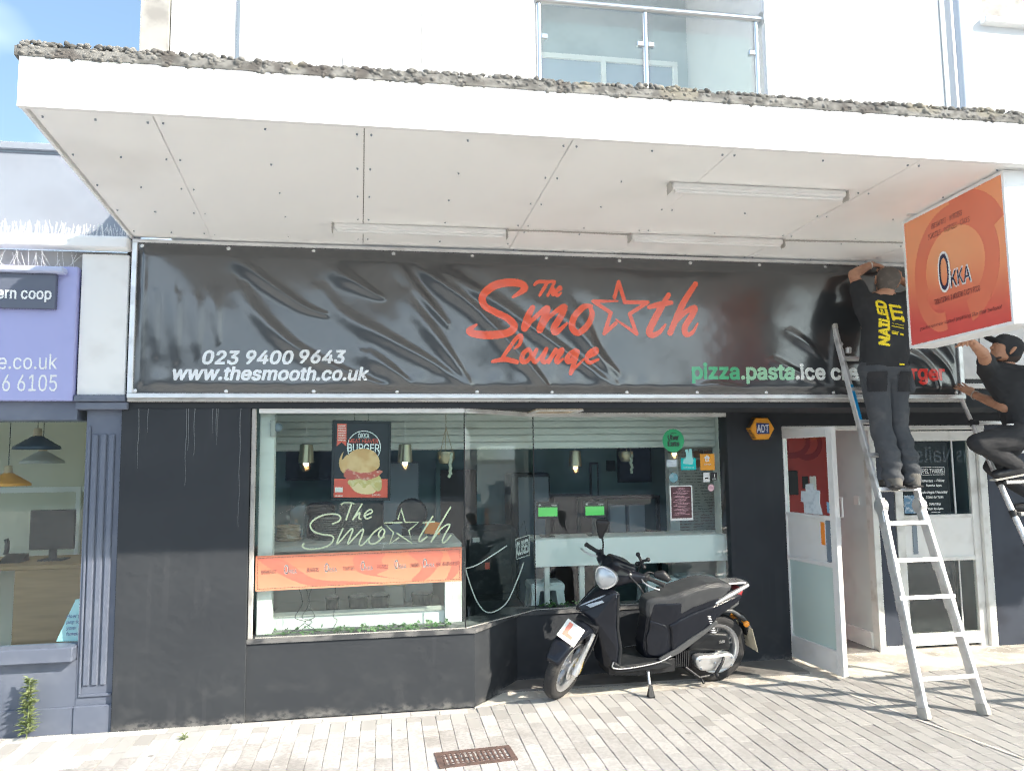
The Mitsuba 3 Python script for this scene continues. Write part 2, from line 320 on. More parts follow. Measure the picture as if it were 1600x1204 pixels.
add(ed+'__blue_sticker', leaf(DL-.125, DL-.076, 1.33, 1.42, .004, .006, 0), mat('m_bluest', (.22, .42, .60), .5))
# vestibule
add(sb+'__vestibule_wall', cat(bx(4.51, 4.56, .9, 1.5, 0, 2.3), bx(3.585, 3.62, .95, 1.42, 0, 2.3)), mat('m_hall', dirt((.62, .67, .68), (.55, .60, .61), 3), .6))
add(sb+'__vestibule_floor', bx(3.6, 4.55, .82, 1.5, -.02, .015), 'm_floor')
add(sb+'__vestibule_ceiling', bx(3.585, 4.56, .9, 1.5, 2.3, 2.34), 'm_white')
rw = add(sb+'__red_wall', bx(3.62, 4.51, 1.42, 1.47, 0, 2.3), 'm_red', label='red painted wall behind the open door')
mat('m_redshade', (.26, .02, .03), .5)
def arc(cx, cz, rx, rz, a0, a1, w, n=20):
    o = [(cx+rx*math.cos(t), cz+rz*math.sin(t)) for t in np.radians(np.linspace(a0, a1, n))]
    i = [(cx+(rx-w)*math.cos(t), cz+(rz-w*1.2)*math.sin(t)) for t in np.radians(np.linspace(a1, a0, n))]
    return o+i
for p in (arc(4.05, 1.95, .22, .17, -150, 60, .05), arc(4.23, 1.93, .17, .17, -130, 90, .05), arc(3.85, 1.88, .18, .2, -160, 40, .04)):
    add(rw+'__swirl', wallpoly(p, 1.4195, .003), 'm_redshade')
add(rw+'__meter_box', bx(3.99, 4.09, 1.37, 1.4195, 1.42, 1.66, .006), 'm_dark')
add(rw+'__notice', bx(4.24, 4.31, 1.414, 1.4195, 1.46, 1.60), 'm_paper'); add(rw+'__notice', bx(4.16, 4.225, 1.414, 1.4195, 1.48, 1.60), 'm_dark')
add(sb+'__skirting', bx(4.488, 4.5095, .905, 1.42, .015, .16), 'm_white')
add(sb+'__light_switch', bx(4.495, 4.5095, 1.0, 1.08, 1.33, 1.42, .004), 'm_door')
# second door, shut, glazed with dark glass
sd = sb+'__office_door'
def dbox(x0, x1, z0, z1, y0=.835, y1=.875, b=.003): return bx(x0, x1, y0, y1, z0, z1, b)
add(sd, cat(dbox(4.765, 4.85, .0, 2.04), dbox(5.655, 5.733, .0, 2.04, .80, .88), dbox(5.575, 5.65, .0, 2.03), dbox(4.85, 5.575, 1.935, 2.03), dbox(4.85, 5.575, .80, .84), dbox(4.85, 5.575, 1.20, 1.235), dbox(4.85, 5.575, .03, .14)), 'm_frame', label='closed white framed door with dark glass')
add(sd+'__middle_panel', bx(4.85, 5.575, .85, .868, .84, 1.2), 'm_door')
add(sd+'__letter_box', bx(4.93, 4.98, .842, .8495, .87, 1.15, .003), 'm_slate')
for z0, z1 in ((1.235, 1.935), (.14, .80)):
    add(sd+'__pane', (np.array([[4.85, .856, z0], [5.575, .856, z0], [5.575, .856, z1], [4.85, .856, z1]]), np.array([[0, 1, 2, 3]])), 'm_glass')
add(sd+'__backing', cat(bx(4.80, 5.4, .90, .92, .14, 1.93)), mat('m_film', (.012, .014, .02), .6))
add(sb+'__office_hall', cat(bx(4.745, 4.76, .95, 1.9, 0, 2.2), bx(5.75, 5.77, 1.0, 1.9, 0, 2.2), bx(4.745, 5.77, 1.9, 1.93, 0, 2.2), bx(4.76, 5.75, .92, 1.9, -.02, .0), bx(4.745, 5.77, .92, 1.93, 2.2, 2.22)), 'm_teal')
mat('m_greytxt', (.55, .56, .58), .5)
def doortext(s, h, x, z, w=None, **k): return place(text(s, h, w, **k), (x, .8555, z), (1, 0, 0), (0, 0, 1))
tx = [(s, h, z, b) for s, h, z, b in (('Monday - Friday', .030, 1.545, True), ('9am to 6pm', .030, 1.500, True), ('Late Night Thursday', .030, 1.435, True), ('10am to 7pm', .030, 1.390, True), ('Saturday', .030, 1.325, True), ('9am to 6pm', .030, 1.280, True))]
nm = [place(centred(text('FELTHAMS', .045, .22)), (5.195, .8555, 1.625), (1, 0, 0), (0, 0, 1))]
bo = shapely.box(5.07, 1.61, 5.32, 1.685); nm.append(wallpoly(bo.difference(bo.buffer(-.004)), .8555, .001))
add(sd+'__lettering', nm[0], 'm_lettering'); add(sd+'__name_border', nm[1], 'm_lettering')
add(sd+'__opening_hours', cat(*[place(centred(text(s, h*.72, None, bold=b)), (5.195, .8555, z), (1, 0, 0), (0, 0, 1)) for s, h, z, b in tx], bx(5.15, 5.25, .8545, .8555, 1.253, 1.258)), 'm_lettering')
add(sd+'__glazing_bar', bx(5.40, 5.415, .846, .855, 1.236, 1.934), 'm_greytxt'); add(sd+'__glazing_bar', bx(5.40, 5.412, .846, .855, .141, .799), 'm_greytxt')
st = wallpoly(shapely.box(4.87, 1.25, 5.03, 1.42), .8555, .0008); add(sd+'__window_sticker', st, mat('m_stk', dirt((.10, .22, .35), (.5, .55, .6), 40), .5))
# interior of the food shop
add(sb+'__interior_wall', cat(bx(-1.2, -.99, .3, 2.9, 0, 2.6), bx(-1.2, 3.6, 2.75, 2.9, 0, 2.6)), 'm_teal')
add(sb+'__interior_wall', bx(3.34, 3.55, .97, 2.75, 0, 2.6), 'm_teal')
add(sb+'__interior_floor', bx(-1.2, 3.5, .3, 2.8, -.03, .02), 'm_floor')
add(sb+'__interior_ceiling', bx(-1.2, 3.585, .05, 2.9, 2.6, 2.65), 'm_ceil')
def newsprint(p, n, uv):
    row = smoothstep(.25, .4, dr.abs(p.z*34-dr.floor(p.z*34)-.5))
    wd = smoothstep(.35, .5, noise(p.x*40, dr.floor(p.z*34)*3.1, 1))
    blk = smoothstep(.55, .6, noise(p.x*6, p.z*5, 2))
    return mix((.50, .49, .46), mix((.16, .14, .13), (.30, .08, .07), blk), row*wd*.75)
mat('m_news', proc(newsprint), .7)
add(sb+'__partition', bx(2.80, 3.33, 1.55, 1.65, .02, 2.59), 'm_ceil', label='pale partition wall inside the right window')
add(sb+'__menu_wall', bx(2.90, 3.32, 1.535, 1.549, 1.05, 1.98), 'm_news', label='partition pasted with printed menu sheets')
for i in range(4): add(sb+'__menu_wall__photo', bx(3.06+.115*(i % 2), 3.16+.115*(i % 2), 1.528, 1.5345, 1.80-.09*(i//2), 1.87-.09*(i//2)), mat('m_foodph', dirt((.35, .18, .12), (.2, .2, .16), 25), .5))
add(sb+'__post', bx(-.915, -.81, .14, .24, .56, 2.25, .004), 'm_shutter', label='pale upright post inside the left edge of the window')
add(sb+'__post', bx(3.07, 3.32, .95, 1.10, .02, 2.59), 'm_shutter', label='pale upright panel inside the right edge of the window')
sh = add(sb+'__shutter', bx(-.97, 3.06, 1.03, 1.04, 1.90, 2.58), 'm_shutter', label='partly lowered white slatted shutter')
for i in range(9): add(sh+'__slat', bx(-.97, 3.06, .995+.004*(i % 2), 1.028, 1.905+.062*i, 1.905+.062*(i+1)-.005, .008), 'm_shutter')
# canopy
cp = sb+'__canopy'
can = [(-1.80, .0), (-1.625, -2.135), (9.5, -2.135), (9.5, .0)]
c_ = ext(can, .19); c_.apply_translation((0, 0, 3.455)); add(cp, c_, 'm_fascia', label='deep white canopy with a mossy top edge')
f_ = ext([(-1.64, -2.165), (9.5, -2.165), (9.5, -2.137), (-1.64, -2.137)], .24); f_.apply_translation((0, 0, 3.418)); add(cp+'__fascia', f_, 'm_fascia')
f_ = ext([(-1.815, .0), (-1.64, -2.136), (-1.625, -2.136), (-1.80, .0)], .23); f_.apply_translation((0, 0, 3.425)); add(cp+'__fascia', f_, 'm_fascia')
jx = [-1.61, -1.165, -.135, .95, 1.83, 2.94, 4.02, 5.1, 6.2, 7.3]
scr = []
def soffit_panel(a, b, y0, y1, sk0=0., sk1=0.):
    g = .003; s0 = lambda y: a+sk0*(y+1.07); s1 = lambda y: b+sk1*(y+1.07)
    m = ext([(s0(y0)+g, y0+g), (s1(y0)-g, y0+g), (s1(y1)-g, y1-g), (s0(y1)+g, y1-g)], .014)
    r = _r.normal(0, .0022, 3); m.vertices[:, 2] += 3.434+(m.vertices[:, 0]-a)*r[0]+(m.vertices[:, 1]-y0)*r[1]
    add(cp+'__soffit_panel', m, 'm_soffit')
    for y in np.arange(y0+.1, y1, .46):
        for x in (s0(y)+.035, (s0(y)+s1(y))/2+_r.normal(0, .01), s1(y)-.035):
            scr.append(cyl((x, y, 3.425), (x, y, 3.433), .0052, 7))
soffit_panel(-1.70, -1.165, -2.134, -.012, -.082, -.08); soffit_panel(-1.165, -.135, -2.134, -.012, -.08, -.03); soffit_panel(-.135, .95, -2.134, -.012, -.03, 0)
for a, b in zip(jx[3:-1], jx[4:]): soffit_panel(a, b, -2.134, -.60); soffit_panel(a, b, -.60, -.012)
add(cp+'__soffit_screws', cat(*scr), 'm_slate', kind='stuff')
add(cp+'__soffit_void', bx(-1.6, 9.4, -2.1, -.01, 3.4495, 3.4545), 'm_lampgrey')
def moss_col(p, n, uv):
    c = mix((.125, .123, .118), (.25, .245, .235), smoothstep(.3, .7, fbm(p.x*26, p.y*26, p.z*26, 3)))
    c = mix(c, (.10, .09, .085), smoothstep(.5, .7, fbm(p.x*9+4, p.y*9, p.z*9, 3))*.8)
    return mix(c, (.29, .27, .22), smoothstep(.72, .85, noise(p.x*7, p.y*7+2, p.z*7))*.6)
mat('m_moss', proc(moss_col), .95)
mv = []
ico = trimesh.creation.icosphere(subdivisions=1, radius=1.0)
for k in range(10500):
    if k < 9600: x, y = _r.uniform(-1.64, 7.0), -2.165+abs(_r.normal(0, .02)) if k % 3 else -2.16+_r.uniform(0, .25)
    else: y = _r.uniform(-2.15, -.02); x = -1.64-.082*(y+2.136)*1.0-.0+abs(_r.normal(0, .02))
    r = _r.uniform(.005, .012)+.007*_r.uniform()**3; z = 3.655+_r.uniform(.0, .078)*(.55+.6*meshkit.noise(np.array([x*2.1, y*2.1, 0]), 5))
    v = ico.vertices*(1+.5*(meshkit.noise(ico.vertices*2.3+k, 3)-.5))[:, None]
    v = v*V(r*_r.uniform(.9, 1.4), r, r*_r.uniform(.7, 1.05))+V(x, y, z); mv.append(trimesh.Trimesh(v, ico.faces, process=False))
add(cp+'__moss', cat(*mv), 'm_moss', smooth=True, kind='stuff', label='brown moss and lichen along the canopy top edge')
b_ = ext([(-1.66, -2.17), (9.4, -2.17), (9.4, -.02), (-1.82, -.02)], .045); b_.apply_translation((0, 0, 3.655)); add(cp+'__roof_felt', b_, 'm_moss')
# upper storey
def up(x0, x1, z0, z1, y0=0, y1=.2): return bx(x0, x1, y0, y1, z0, z1, .004)
add(sb+'__upper_column', bx(-1.80, -1.60, -.02, .25, 3.70, 8.2), 'm_concrete', label='bare grey concrete column at the upper left corner')
for a, b in ((-1.592, -1.115), (-1.10, -.335), (-.332, .275), (.279, 1.185)): add(sb+'__upper_panel', up(a, b, 3.7, 8.2), 'm_upper')
add(sb+'__upper_cover_strip', bx(-1.118, -1.095, -.012, .0, 3.7, 8.2), 'm_slate')
add(sb+'__upper_wall', cat(bx(3.2, 4.88, 0, .25, 3.7, 8.2), bx(4.88, 5.335, .012, .25, 3.7, 8.2), bx(5.335, 9, .012, .25, 3.7, 5.69), bx(7.2, 9, .012, .25, 5.69, 8.2), bx(5.335, 7.2, .012, .25, 7.2, 8.2)), 'm_upper')
wn = add(sb+'__upper_window', bx(5.335, 7.2, .12, .16, 5.72, 7.2), 'm_slate', label='upstairs window at the upper right')
add(wn+'__sill', bx(5.30, 7.24, -.06, .14, 5.66, 5.719, .006), 'm_white'); add(wn+'__blind', bx(5.36, 7.18, .10, .119, 5.74, 7.2), 'm_concrete')
add(sb+'__downpipe', cyl((5.03, -.05, 3.7), (5.03, -.05, 8.2), .036, 14), mat('m_pipe', (.42, .48, .56), .5), True, label='grey downpipe on the upper wall')
add(sb+'__corner_strip', bx(4.885, 4.925, -.015, .0, 3.7, 8.2), mat('m_pipe2', (.55, .58, .60), .5))
add(sb+'__upper_core', cat(bx(-1.79, 1.18, .26, 6, 3.7, 8.2), bx(3.22, 9, .26, 6, 3.7, 8.2), bx(1.18, 3.22, 1.7, 6, 3.7, 8.2), bx(1.18, 3.22, .0, 1.7, 6.9, 8.2)), 'm_upper')
bl = sb+'__balcony'
add(bl, bx(1.20, 3.18, .0, 1.61, 3.73, 3.76), 'm_concrete', label='recessed balcony with steel rail and glass')
add(bl+'__side_wall', bx(1.18, 1.20, .02, 1.7, 3.7, 6.9), 'm_upper'); add(bl+'__side_wall', bx(3.18, 3.20, .02, 1.7, 3.7, 6.9), 'm_upper')
add(bl+'__back_wall', bx(1.2, 3.18, 1.62, 1.7, 3.7, 6.9), mat('m_balc', dirt((.55, .60, .62), (.48, .53, .55), 3), .6))
add(bl+'__door_glass', bx(1.55, 3.0, 1.56, 1.6, 3.7, 5.9), 'm_pipe'); 
add(bl+'__door_frame', cat(*[bx(x, x+.05, 1.53, 1.56, 3.7, 5.95) for x in (1.5, 2.2, 2.98)], bx(1.55, 3.03, 1.53, 1.5595, 5.9, 5.95)), 'm_white')
for x in (1.225, 2.13, 3.12): add(bl+'__post', cyl((x, .02, 3.7), (x, .02, 5.50), .021, 12), 'm_steel', True)
add(bl+'__handrail', cat(cyl((1.20, .02, 5.535), (3.18, .02, 5.535), .030, 14), cyl((3.165, .02, 5.535), (3.18, .02, 5.535), .06, 16)), 'm_steel', True)
for a, b in ((1.26, 2.09), (2.17, 3.07)): add(bl+'__glass_panel', (np.array([[a, .02, 3.8], [b, .02, 3.8], [b, .02, 5.36], [a, .02, 5.36]]), np.array([[0, 1, 2, 3]])), 'm_glass')
for x, s in ((1.225, 1), (2.13, -1), (2.13, 1), (3.12, -1)): add(bl+'__glass_clamp', bx(x+s*.015, x+s*.075, .0, .04, 5.20, 5.25, .008), 'm_steel')

# ================================================================ the neighbouring shop on the left
ns = thing('neighbour_shop', 'low grey and navy shop cut off by the left edge', 'building')
add(ns+'__upper_wall', bx(-7, -1.84, .0, .3, 3.41, 4.03), 'm_greyblue')
add(ns+'__coping', bx(-7, -1.84, -.03, .33, 4.045, 4.10, .006), 'm_greyblue'); add(ns+'__coping_shadow_gap', bx(-7, -1.84, -.01, .3, 4.03, 4.045), 'm_slate')
add(ns+'__ledge', bx(-7, -1.80, -.11, .0, 3.325, 3.415, .012), 'm_white')
add(ns+'__frieze', bx(-7, -1.84, .01, .3, 3.19, 3.325), 'm_concrete')
add(ns+'__lintel', bx(-7, -2.13, .01, .3, 2.12, 3.19), 'm_navy')
add(ns+'__end_panel', bx(-2.127, -1.815, -.028, .2, 2.292, 3.30, .004), 'm_white', label='plain white board between the two shop signs')
add(ns+'__bracket_ledge', cat(bx(-2.135, -1.80, -.06, .1, 2.245, 2.29, .006), bx(-2.13, -1.79, -.035, .1, 2.19, 2.244, .006)), 'm_navy')
pz = add(ns+'__pilaster', bx(-2.078, -1.835, .045, .3, -.03, 2.188), 'm_navy', label='fluted navy pilaster at the shop end')
for i in range(3): add(pz+'__reed', bx(-2.035+.055*i, -1.995+.055*i, .028, .0445, .30, 2.02, .006), 'm_navy')
add(pz+'__plinth', bx(-2.085, -1.835, .022, .0445, -.03, .17, .006), 'm_navy')
add(pz+'__moulding', cat(bx(-2.06, -1.845, .03, .0445, .225, .245, .004), bx(-2.06, -2.045, .03, .0445, .245, 2.08, .004)), 'm_navy')
add(ns+'__sill', bx(-7, -2.085, -.03, .15, .475, .575, .008), 'm_navy')
add(ns+'__stall_riser', cat(bx(-7, -2.08, .05, .3, -.03, .475), bx(-7, -2.085, .035, .0495, -.03, .165, .004)), 'm_navy')
add(ns+'__window_pane', (np.array([[-7, .11, .575], [-2.078, .11, .575], [-2.078, .11, 2.12], [-7, .11, 2.12]]), np.array([[0, 1, 2, 3]])), 'm_glass')
add(ns+'__interior', cat(bx(-7, -1.9, 2.2, 2.3, 0, 2.6), bx(-1.9, -1.84, .3, 2.3, 0, 2.6), bx(-7, -1.84, .3, 2.3, 2.6, 2.65)), 'm_cream')
add(ns+'__interior_floor', bx(-7, -1.84, .3, 2.3, -.02, .03), 'm_floor')
add(ns+'__dado_rail', cat(bx(-7, -1.9, 2.17, 2.2, 1.55, 1.6), bx(-2.9, -2.86, 2.16, 2.2, .8, 1.6)), 'm_white')
fs = thing('shop_sign', 'lavender fascia sign with thin white web address and phone number', 'shop sign')
add(fs+'__board', bx(-7, -2.14, -.065, .0, 2.25, 3.195, .004), 'm_lav')
add(fs+'__name_panel', bx(-7, -2.262, -.105, -.066, 2.885, 3.13, .003), 'm_subsign', label='dark name panel on the lavender sign')
add(fs+'__lamp_trough', bx(-7, -2.20, -.15, -.066, 3.132, 3.175, .01), mat('m_trough', (.45, .49, .66), .35))
def stx(s, h, xr, z, y, w, **k):
    m = text(s, h, w, **k); return place(m, (xr-w, y, z), (1, 0, 0), (0, 0, 1))
add(fs+'__lettering', cat(stx('southern coop', .075, -2.285, 2.952, -.106, .565, bold=True)), 'm_lettering')
add(fs+'__web_lettering', stx('www.funeralcare.co.uk', .105, -2.245, 2.468, -.066, 1.22), 'm_lettering'); add(fs+'__phone_lettering', stx('023 9266 6105', .112, -2.24, 2.316, -.066, .78), 'm_lettering')
sk = thing('bird_spikes', 'row of white plastic bird spikes on the ledge of the left shop', 'bird spikes')
sp = []
for i in range(150):
    x = -3.2+i*.0095+_r.normal(0, .003); z = 3.414; L = _r.uniform(.06, .11)
    sp.append(tube([(x, -.05, z), (x+_r.normal(0, .012), -.05+_r.normal(0, .03), z+L)], .0016, 4, False))
for i in range(40):
    x = -3.0+i*.021; sp.append(tube([(x, -.03, 3.195), (x+_r.normal(0, .035), -.06+_r.normal(0, .03), 3.195+_r.uniform(.06, .12))], .0016, 4, False))
add(sk+'__spikes', cat(*sp), 'm_white', kind='stuff')
for i, (x, y, z) in enumerate(((-2.43, -.05, 2.02), (-2.75, .8, 1.86), (-3.0, .5, 1.78))): pass
mat('m_lampblue', (.03, .045, .07), .4); mat('m_lampgrey', (.42, .41, .38), .5); mat('m_lamporg', (.75, .33, .06), .5); mat('m_cork', dirt((.5, .38, .25), (.38, .28, .18), 30), .8)
for x, y, z, m, col in ((-2.56, .45, 1.975, 'm_lampblue', 'navy'), (-2.70, .9, 1.87, 'm_lampgrey', 'grey'), (-2.88, .75, 1.70, 'm_lamporg', 'orange')):
    k = thing('pendant_lamp', f'{col} cone pendant lamp hanging in the window of the left shop', 'pendant lamp', None)
    add(k+'__shade', lathe([(.03, .10), (.055, .085), (.155, .02), (.16, .0), (.15, .0), (.045, .078), (.02, .09)], 28, (x, y, z-.05)), m, 40)
    add(k+'__cap', lathe([(0, .16), (.026, .155), (.03, .10), (0, .10)], 16, (x, y, z-.05)), 'm_cork', 40)
    add(k+'__cord', cyl((x, y, z+.11), (x, y, 2.6), .003, 5), 'm_dark')
dk = thing('office_desk', 'pale wooden office desk inside the left shop window', 'desk')
add(dk+'__top', bx(-4.2, -2.42, 1.2, 1.95, .95, .985, .004), 'm_wood'); add(dk+'__side', bx(-2.46, -2.43, 1.22, 1.93, .03, .95), 'm_wood'); add(dk+'__front', bx(-3.0, -2.46, 1.22, 1.25, .35, .95), 'm_wood')
mo = thing('monitor', 'black computer monitor standing on the office desk', 'monitor')
add(mo+'__screen', bx(-3.02, -2.66, 1.50, 1.53, 1.08, 1.42, .006), 'm_dark'); add(mo+'__stand', cat(bx(-2.87, -2.81, 1.53, 1.55, .99, 1.25), bx(-2.94, -2.74, 1.48, 1.66, .985, .995)), 'm_dark')
kb = thing('telephone', 'black desk telephone beside the computer monitor', 'telephone')
add(kb+'__base', hullp([(-3.22, 1.4, .986), (-3.05, 1.4, .986), (-3.22, 1.6, .986), (-3.05, 1.6, .986), (-3.22, 1.58, 1.05), (-3.05, 1.58, 1.05)]), 'm_dark'); add(kb+'__handset', tube(crom([(-3.2, 1.5, 1.05), (-3.19, 1.5, 1.09), (-3.19, 1.5, 1.15), (-3.2, 1.5, 1.18)]), .02, 8), 'm_dark', True)
lf = thing('leaflet', 'pale blue leaflet leaning in the lower corner of the left shop window', 'leaflet')
lm = hullp([(-2.265, .17, .578), (-2.115, .15, .578), (-2.155, .19, .86), (-2.09, .18, .86), (-2.265, .176, .578), (-2.115, .156, .578)])
add(lf+'__sheet', lm, mat('m_leaf', (.40, .66, .72), .6)); 
add(lf+'__print', cat(*[place(text(s, .022, None, bold=True), (-2.195, .152-.0+.0, .74-.04*i), (1, .03*-1, 0), (0, .12, 1)) for i, s in enumerate(('How to', 'pay for', 'your', 'funeral'))]), mat('m_print', (.05, .12, .3), .5))

# ================================================================ the other side of the street (seen only in reflections)
for i, (x0, x1, h, col, ctx) in enumerate(((-40, -14.5, 5.3, (.15, .17, .18), 'brick'), (-14, 24.4, 5.1, (.13, .16, .175), 'pale'), (13.5, 24.5, 4.4, (.10, .10, .11), 'dark'), (24.7, 40, 5.3, (.28, .29, .3), 'grey'))):
    k = thing('opposite_building', f'{ctx} fronted building across the street behind the viewer', 'building')
    oy = -15 if i == 2 else -34
    add(k+'__wall', bx(x0, x1, oy-7, oy, -.05, h), mat(f'm_opp{i}', col, .8)); add(k+'__roof_coping', bx(x0-.05, x1+.05, oy-.1, oy+.1, h, h+.15), 'm_concrete')
    n = int((x1-x0)/3.2)
    for j in range(n):
        a = x0+.4+j*(x1-x0-.4)/n
        if not (i == 2 and 14 < a < 22): add(k+'__shop_window', bx(a, a+2.4, oy, oy+.03, .5, 2.5), 'm_slate')
        if i in (0, 3): add(k+'__window', bx(a+.4, a+1.7, oy, oy+.03, 3.2, 4.4), 'm_slate')
    if i == 2:
        t = cat(place(text('Nails', .50, 1.35), (18.3, -14.955, 1.55), (-1, 0, 0), (0, 0, 1)), place(text('Glamorous', .50, 2.6), (18.42+2.6, -14.955, 1.55), (-1, 0, 0), (0, 0, 1)))
        add(k+'__sign_lettering', t, 'm_lettering', kind='stuff')

# ================================================================ banner over the shopfront
def up_only(m):
    return trimesh.Trimesh(m.vertices, m.faces[m.face_normals[:, 2] > .5], process=False)
BX0, BX1, BZ0, BZ1, BY = -1.752, 4.80, 2.302, 3.392, -.042
FOLDS = [[(-1.02, 3.06), (-0.9, 2.88), (-0.65, 2.65), (-0.34, 2.49), (0.07, 2.33)], [(-1.06, 3.29), (-0.84, 3.12), (-0.59, 2.95), (-0.43, 2.89)], [(-0.46, 3.07), (-0.3, 2.89), (0.0, 2.73), (0.35, 2.54), (0.66, 2.33)], [(-0.35, 3.22), (-0.12, 3.08), (-0.02, 3.03)], [(0.09, 3.28), (0.26, 3.07), (0.47, 2.83)], [(0.16, 3.04), (0.35, 2.78), (0.54, 2.52), (0.66, 2.33)], [(0.12, 3.35), (0.35, 3.19), (0.71, 2.93), (0.99, 2.62), (1.26, 2.33)], [(0.35, 3.26), (0.83, 3.01), (1.31, 2.68), (1.56, 2.51), (1.81, 2.32)], [(-0.11, 2.59), (0.07, 2.47), (0.19, 2.38)], [(0.88, 2.82), (1.04, 2.61), (1.24, 2.33)], [(1.24, 2.98), (1.49, 2.78), (1.82, 2.32)], [(1.5, 2.93), (1.64, 2.64), (1.79, 2.47)], [(3.11, 2.58), (3.32, 2.48), (3.57, 2.37)], [(3.27, 2.81), (3.41, 2.72), (3.55, 2.59)], [(4.34, 2.81), (4.51, 2.7), (4.69, 2.53), (4.76, 2.35)], [(4.29, 2.67), (4.44, 2.6), (4.57, 2.46), (4.6, 2.33)], [(4.56, 2.85), (4.67, 2.74), (4.76, 2.6)], [(2.46, 2.35), (2.55, 2.38), (2.71, 2.37), (2.88, 2.35)], [(-1.71, 3.25), (-1.7, 2.39)], [(-1.63, 3.02), (-1.6, 2.57)], [(-1.48, 3.0), (-1.46, 2.53)], [(-1.33, 2.96), (-1.32, 2.58)], [(-1.21, 3.03), (-1.18, 2.67)]]
def wrinkle(x, z):
    x, z = np.asarray(x, float), np.asarray(z, float)
    S = lambda lo, hi, t: np.clip((t-lo)/(hi-lo), 0, 1)**2*(3-2*np.clip((t-lo)/(hi-lo), 0, 1))
    P = np.column_stack([x, z]); w = np.zeros(len(x)); rf = np.random.RandomState(6)
    for i, F in enumerate(FOLDS):
        q = crom(F, 6); A, sg = (.0155, .050) if i < 12 else (.013, .030) if i < 18 else (.010, .040)
        A *= rf.uniform(.8, 1.25); sg *= rf.uniform(.8, 1.2)
        L = np.concatenate([[0], np.cumsum(np.linalg.norm(np.diff(q, axis=0), axis=1))]); best = np.full(len(x), 9.); val = np.zeros(len(x))
        for k in range(len(q)-1):
            d = q[k+1]-q[k]; t = np.clip(((P-q[k])@d)/(d@d), 0, 1); r = P-(q[k]+t[:, None]*d); D = np.linalg.norm(r, axis=1)
            u = (L[k]+t*(L[k+1]-L[k]))/L[-1]; side = np.sign(d[0]*r[:, 1]-d[1]*r[:, 0])
            s = sg*(1.25-.85*u)*np.where(side > 0, .75, 1.35); v = A*np.sin(np.pi*np.clip(.12+.80*u, 0, 1))**.7*np.exp(-(D/s)**2)
            m = D < best; best = np.where(m, D, best); val = np.where(m, v, val)
        w += val
    big = meshkit.noise(np.stack([x*1.6+z*.8, z*1.3-x*.4, 0*x+6], -1), 12)-.5
    mid = meshkit.noise(np.stack([x*3.5+z*2.5, z*2.2-x*1.2, 0*x+3], -1), 4)-.5
    calm = 1-.7*S(1.9, 2.3, x)*(1-S(3.0, 3.5, x))
    w += (.030*big+.012*mid)*calm+.003*(meshkit.fbm(np.stack([x*6, z*6, 0*x], -1), 3, 3)-.5)
    ph = (x-(-1.77))/.602; d = np.abs(ph-np.round(ph))*.602
    w += .006*np.exp(-((z-BZ0-.09)/.06)**2)*np.cos(d*16)**2*calm
    edge = S(0, .07, z-BZ0)*S(0, .10, BZ1-z)*S(0, .05, x-BX0)*S(0, .05, BX1-x)
    return np.maximum(w+.02, .0)*edge
def on_banner(m, lift=.0015):
    m = m.copy(); x, z = m.vertices[:, 0], m.vertices[:, 1]
    m.vertices = np.column_stack([x, BY-wrinkle(x, z)-lift, z]); return m
bn = thing('banner', 'wide wrinkled black vinyl banner with red script lettering above the window', 'banner')
nx, nz = 520, 96
gx_, gz_ = np.meshgrid(np.linspace(BX0, BX1, nx), np.linspace(BZ0, BZ1, nz), indexing='ij')
gv = np.column_stack([gx_.ravel(), BY-wrinkle(gx_.ravel(), gz_.ravel()), gz_.ravel()])
ii, jj = np.meshgrid(np.arange(nx-1), np.arange(nz-1), indexing='ij'); i0 = (ii*nz+jj).ravel()
gf = np.column_stack([i0, i0+nz, i0+nz+1, i0+1])
mat('m_vinyl', dirt((.029, .033, .037), (.040, .043, .046), 2.5), .17, spec=None, eta=1.95, clearcoat=1.0, clearcoat_gloss=.88)
add(bn+'__sheet', (gv, gf), 'm_vinyl', True)
for b in ((-1.79, 4.84, -.062, -.003, 2.268, 2.304), (-1.79, 4.84, -.058, -.003, 3.39, 3.415), (-1.79, -1.752, -.058, -.003, 2.304, 3.39), (4.80, 4.84, -.058, -.003, 2.304, 3.39)):
    add(bn+'__frame_bar', bx(*b, .004), 'm_alu')
add(bn+'__drip_edge', bx(-1.79, 4.84, -.05, -.003, 2.245, 2.266, .003), 'm_concrete')
for z, xs in ((3.366, (-1.724, -1.131, -.526, .062, .661, 1.244, 1.836, 2.431, 3.028, 3.615, 4.2)), (2.321, (-1.74, -1.125, -.513, .09, .69, 1.27, 1.87, 2.45, 3.04, 3.63, 4.2, 4.76))):
    for x in xs: add(bn+'__fixing', lathe([(0, .006), (.008, .006), (.014, .003), (.015, 0)], 12, (x, BY-.002, z), (0, -1, 0)), 'm_alu', 40)
mat('m_logo', (.82, .115, .05), .2, spec=1.0)
mat('m_vinylwhite', (.74, .76, .78), .2, spec=1.0)
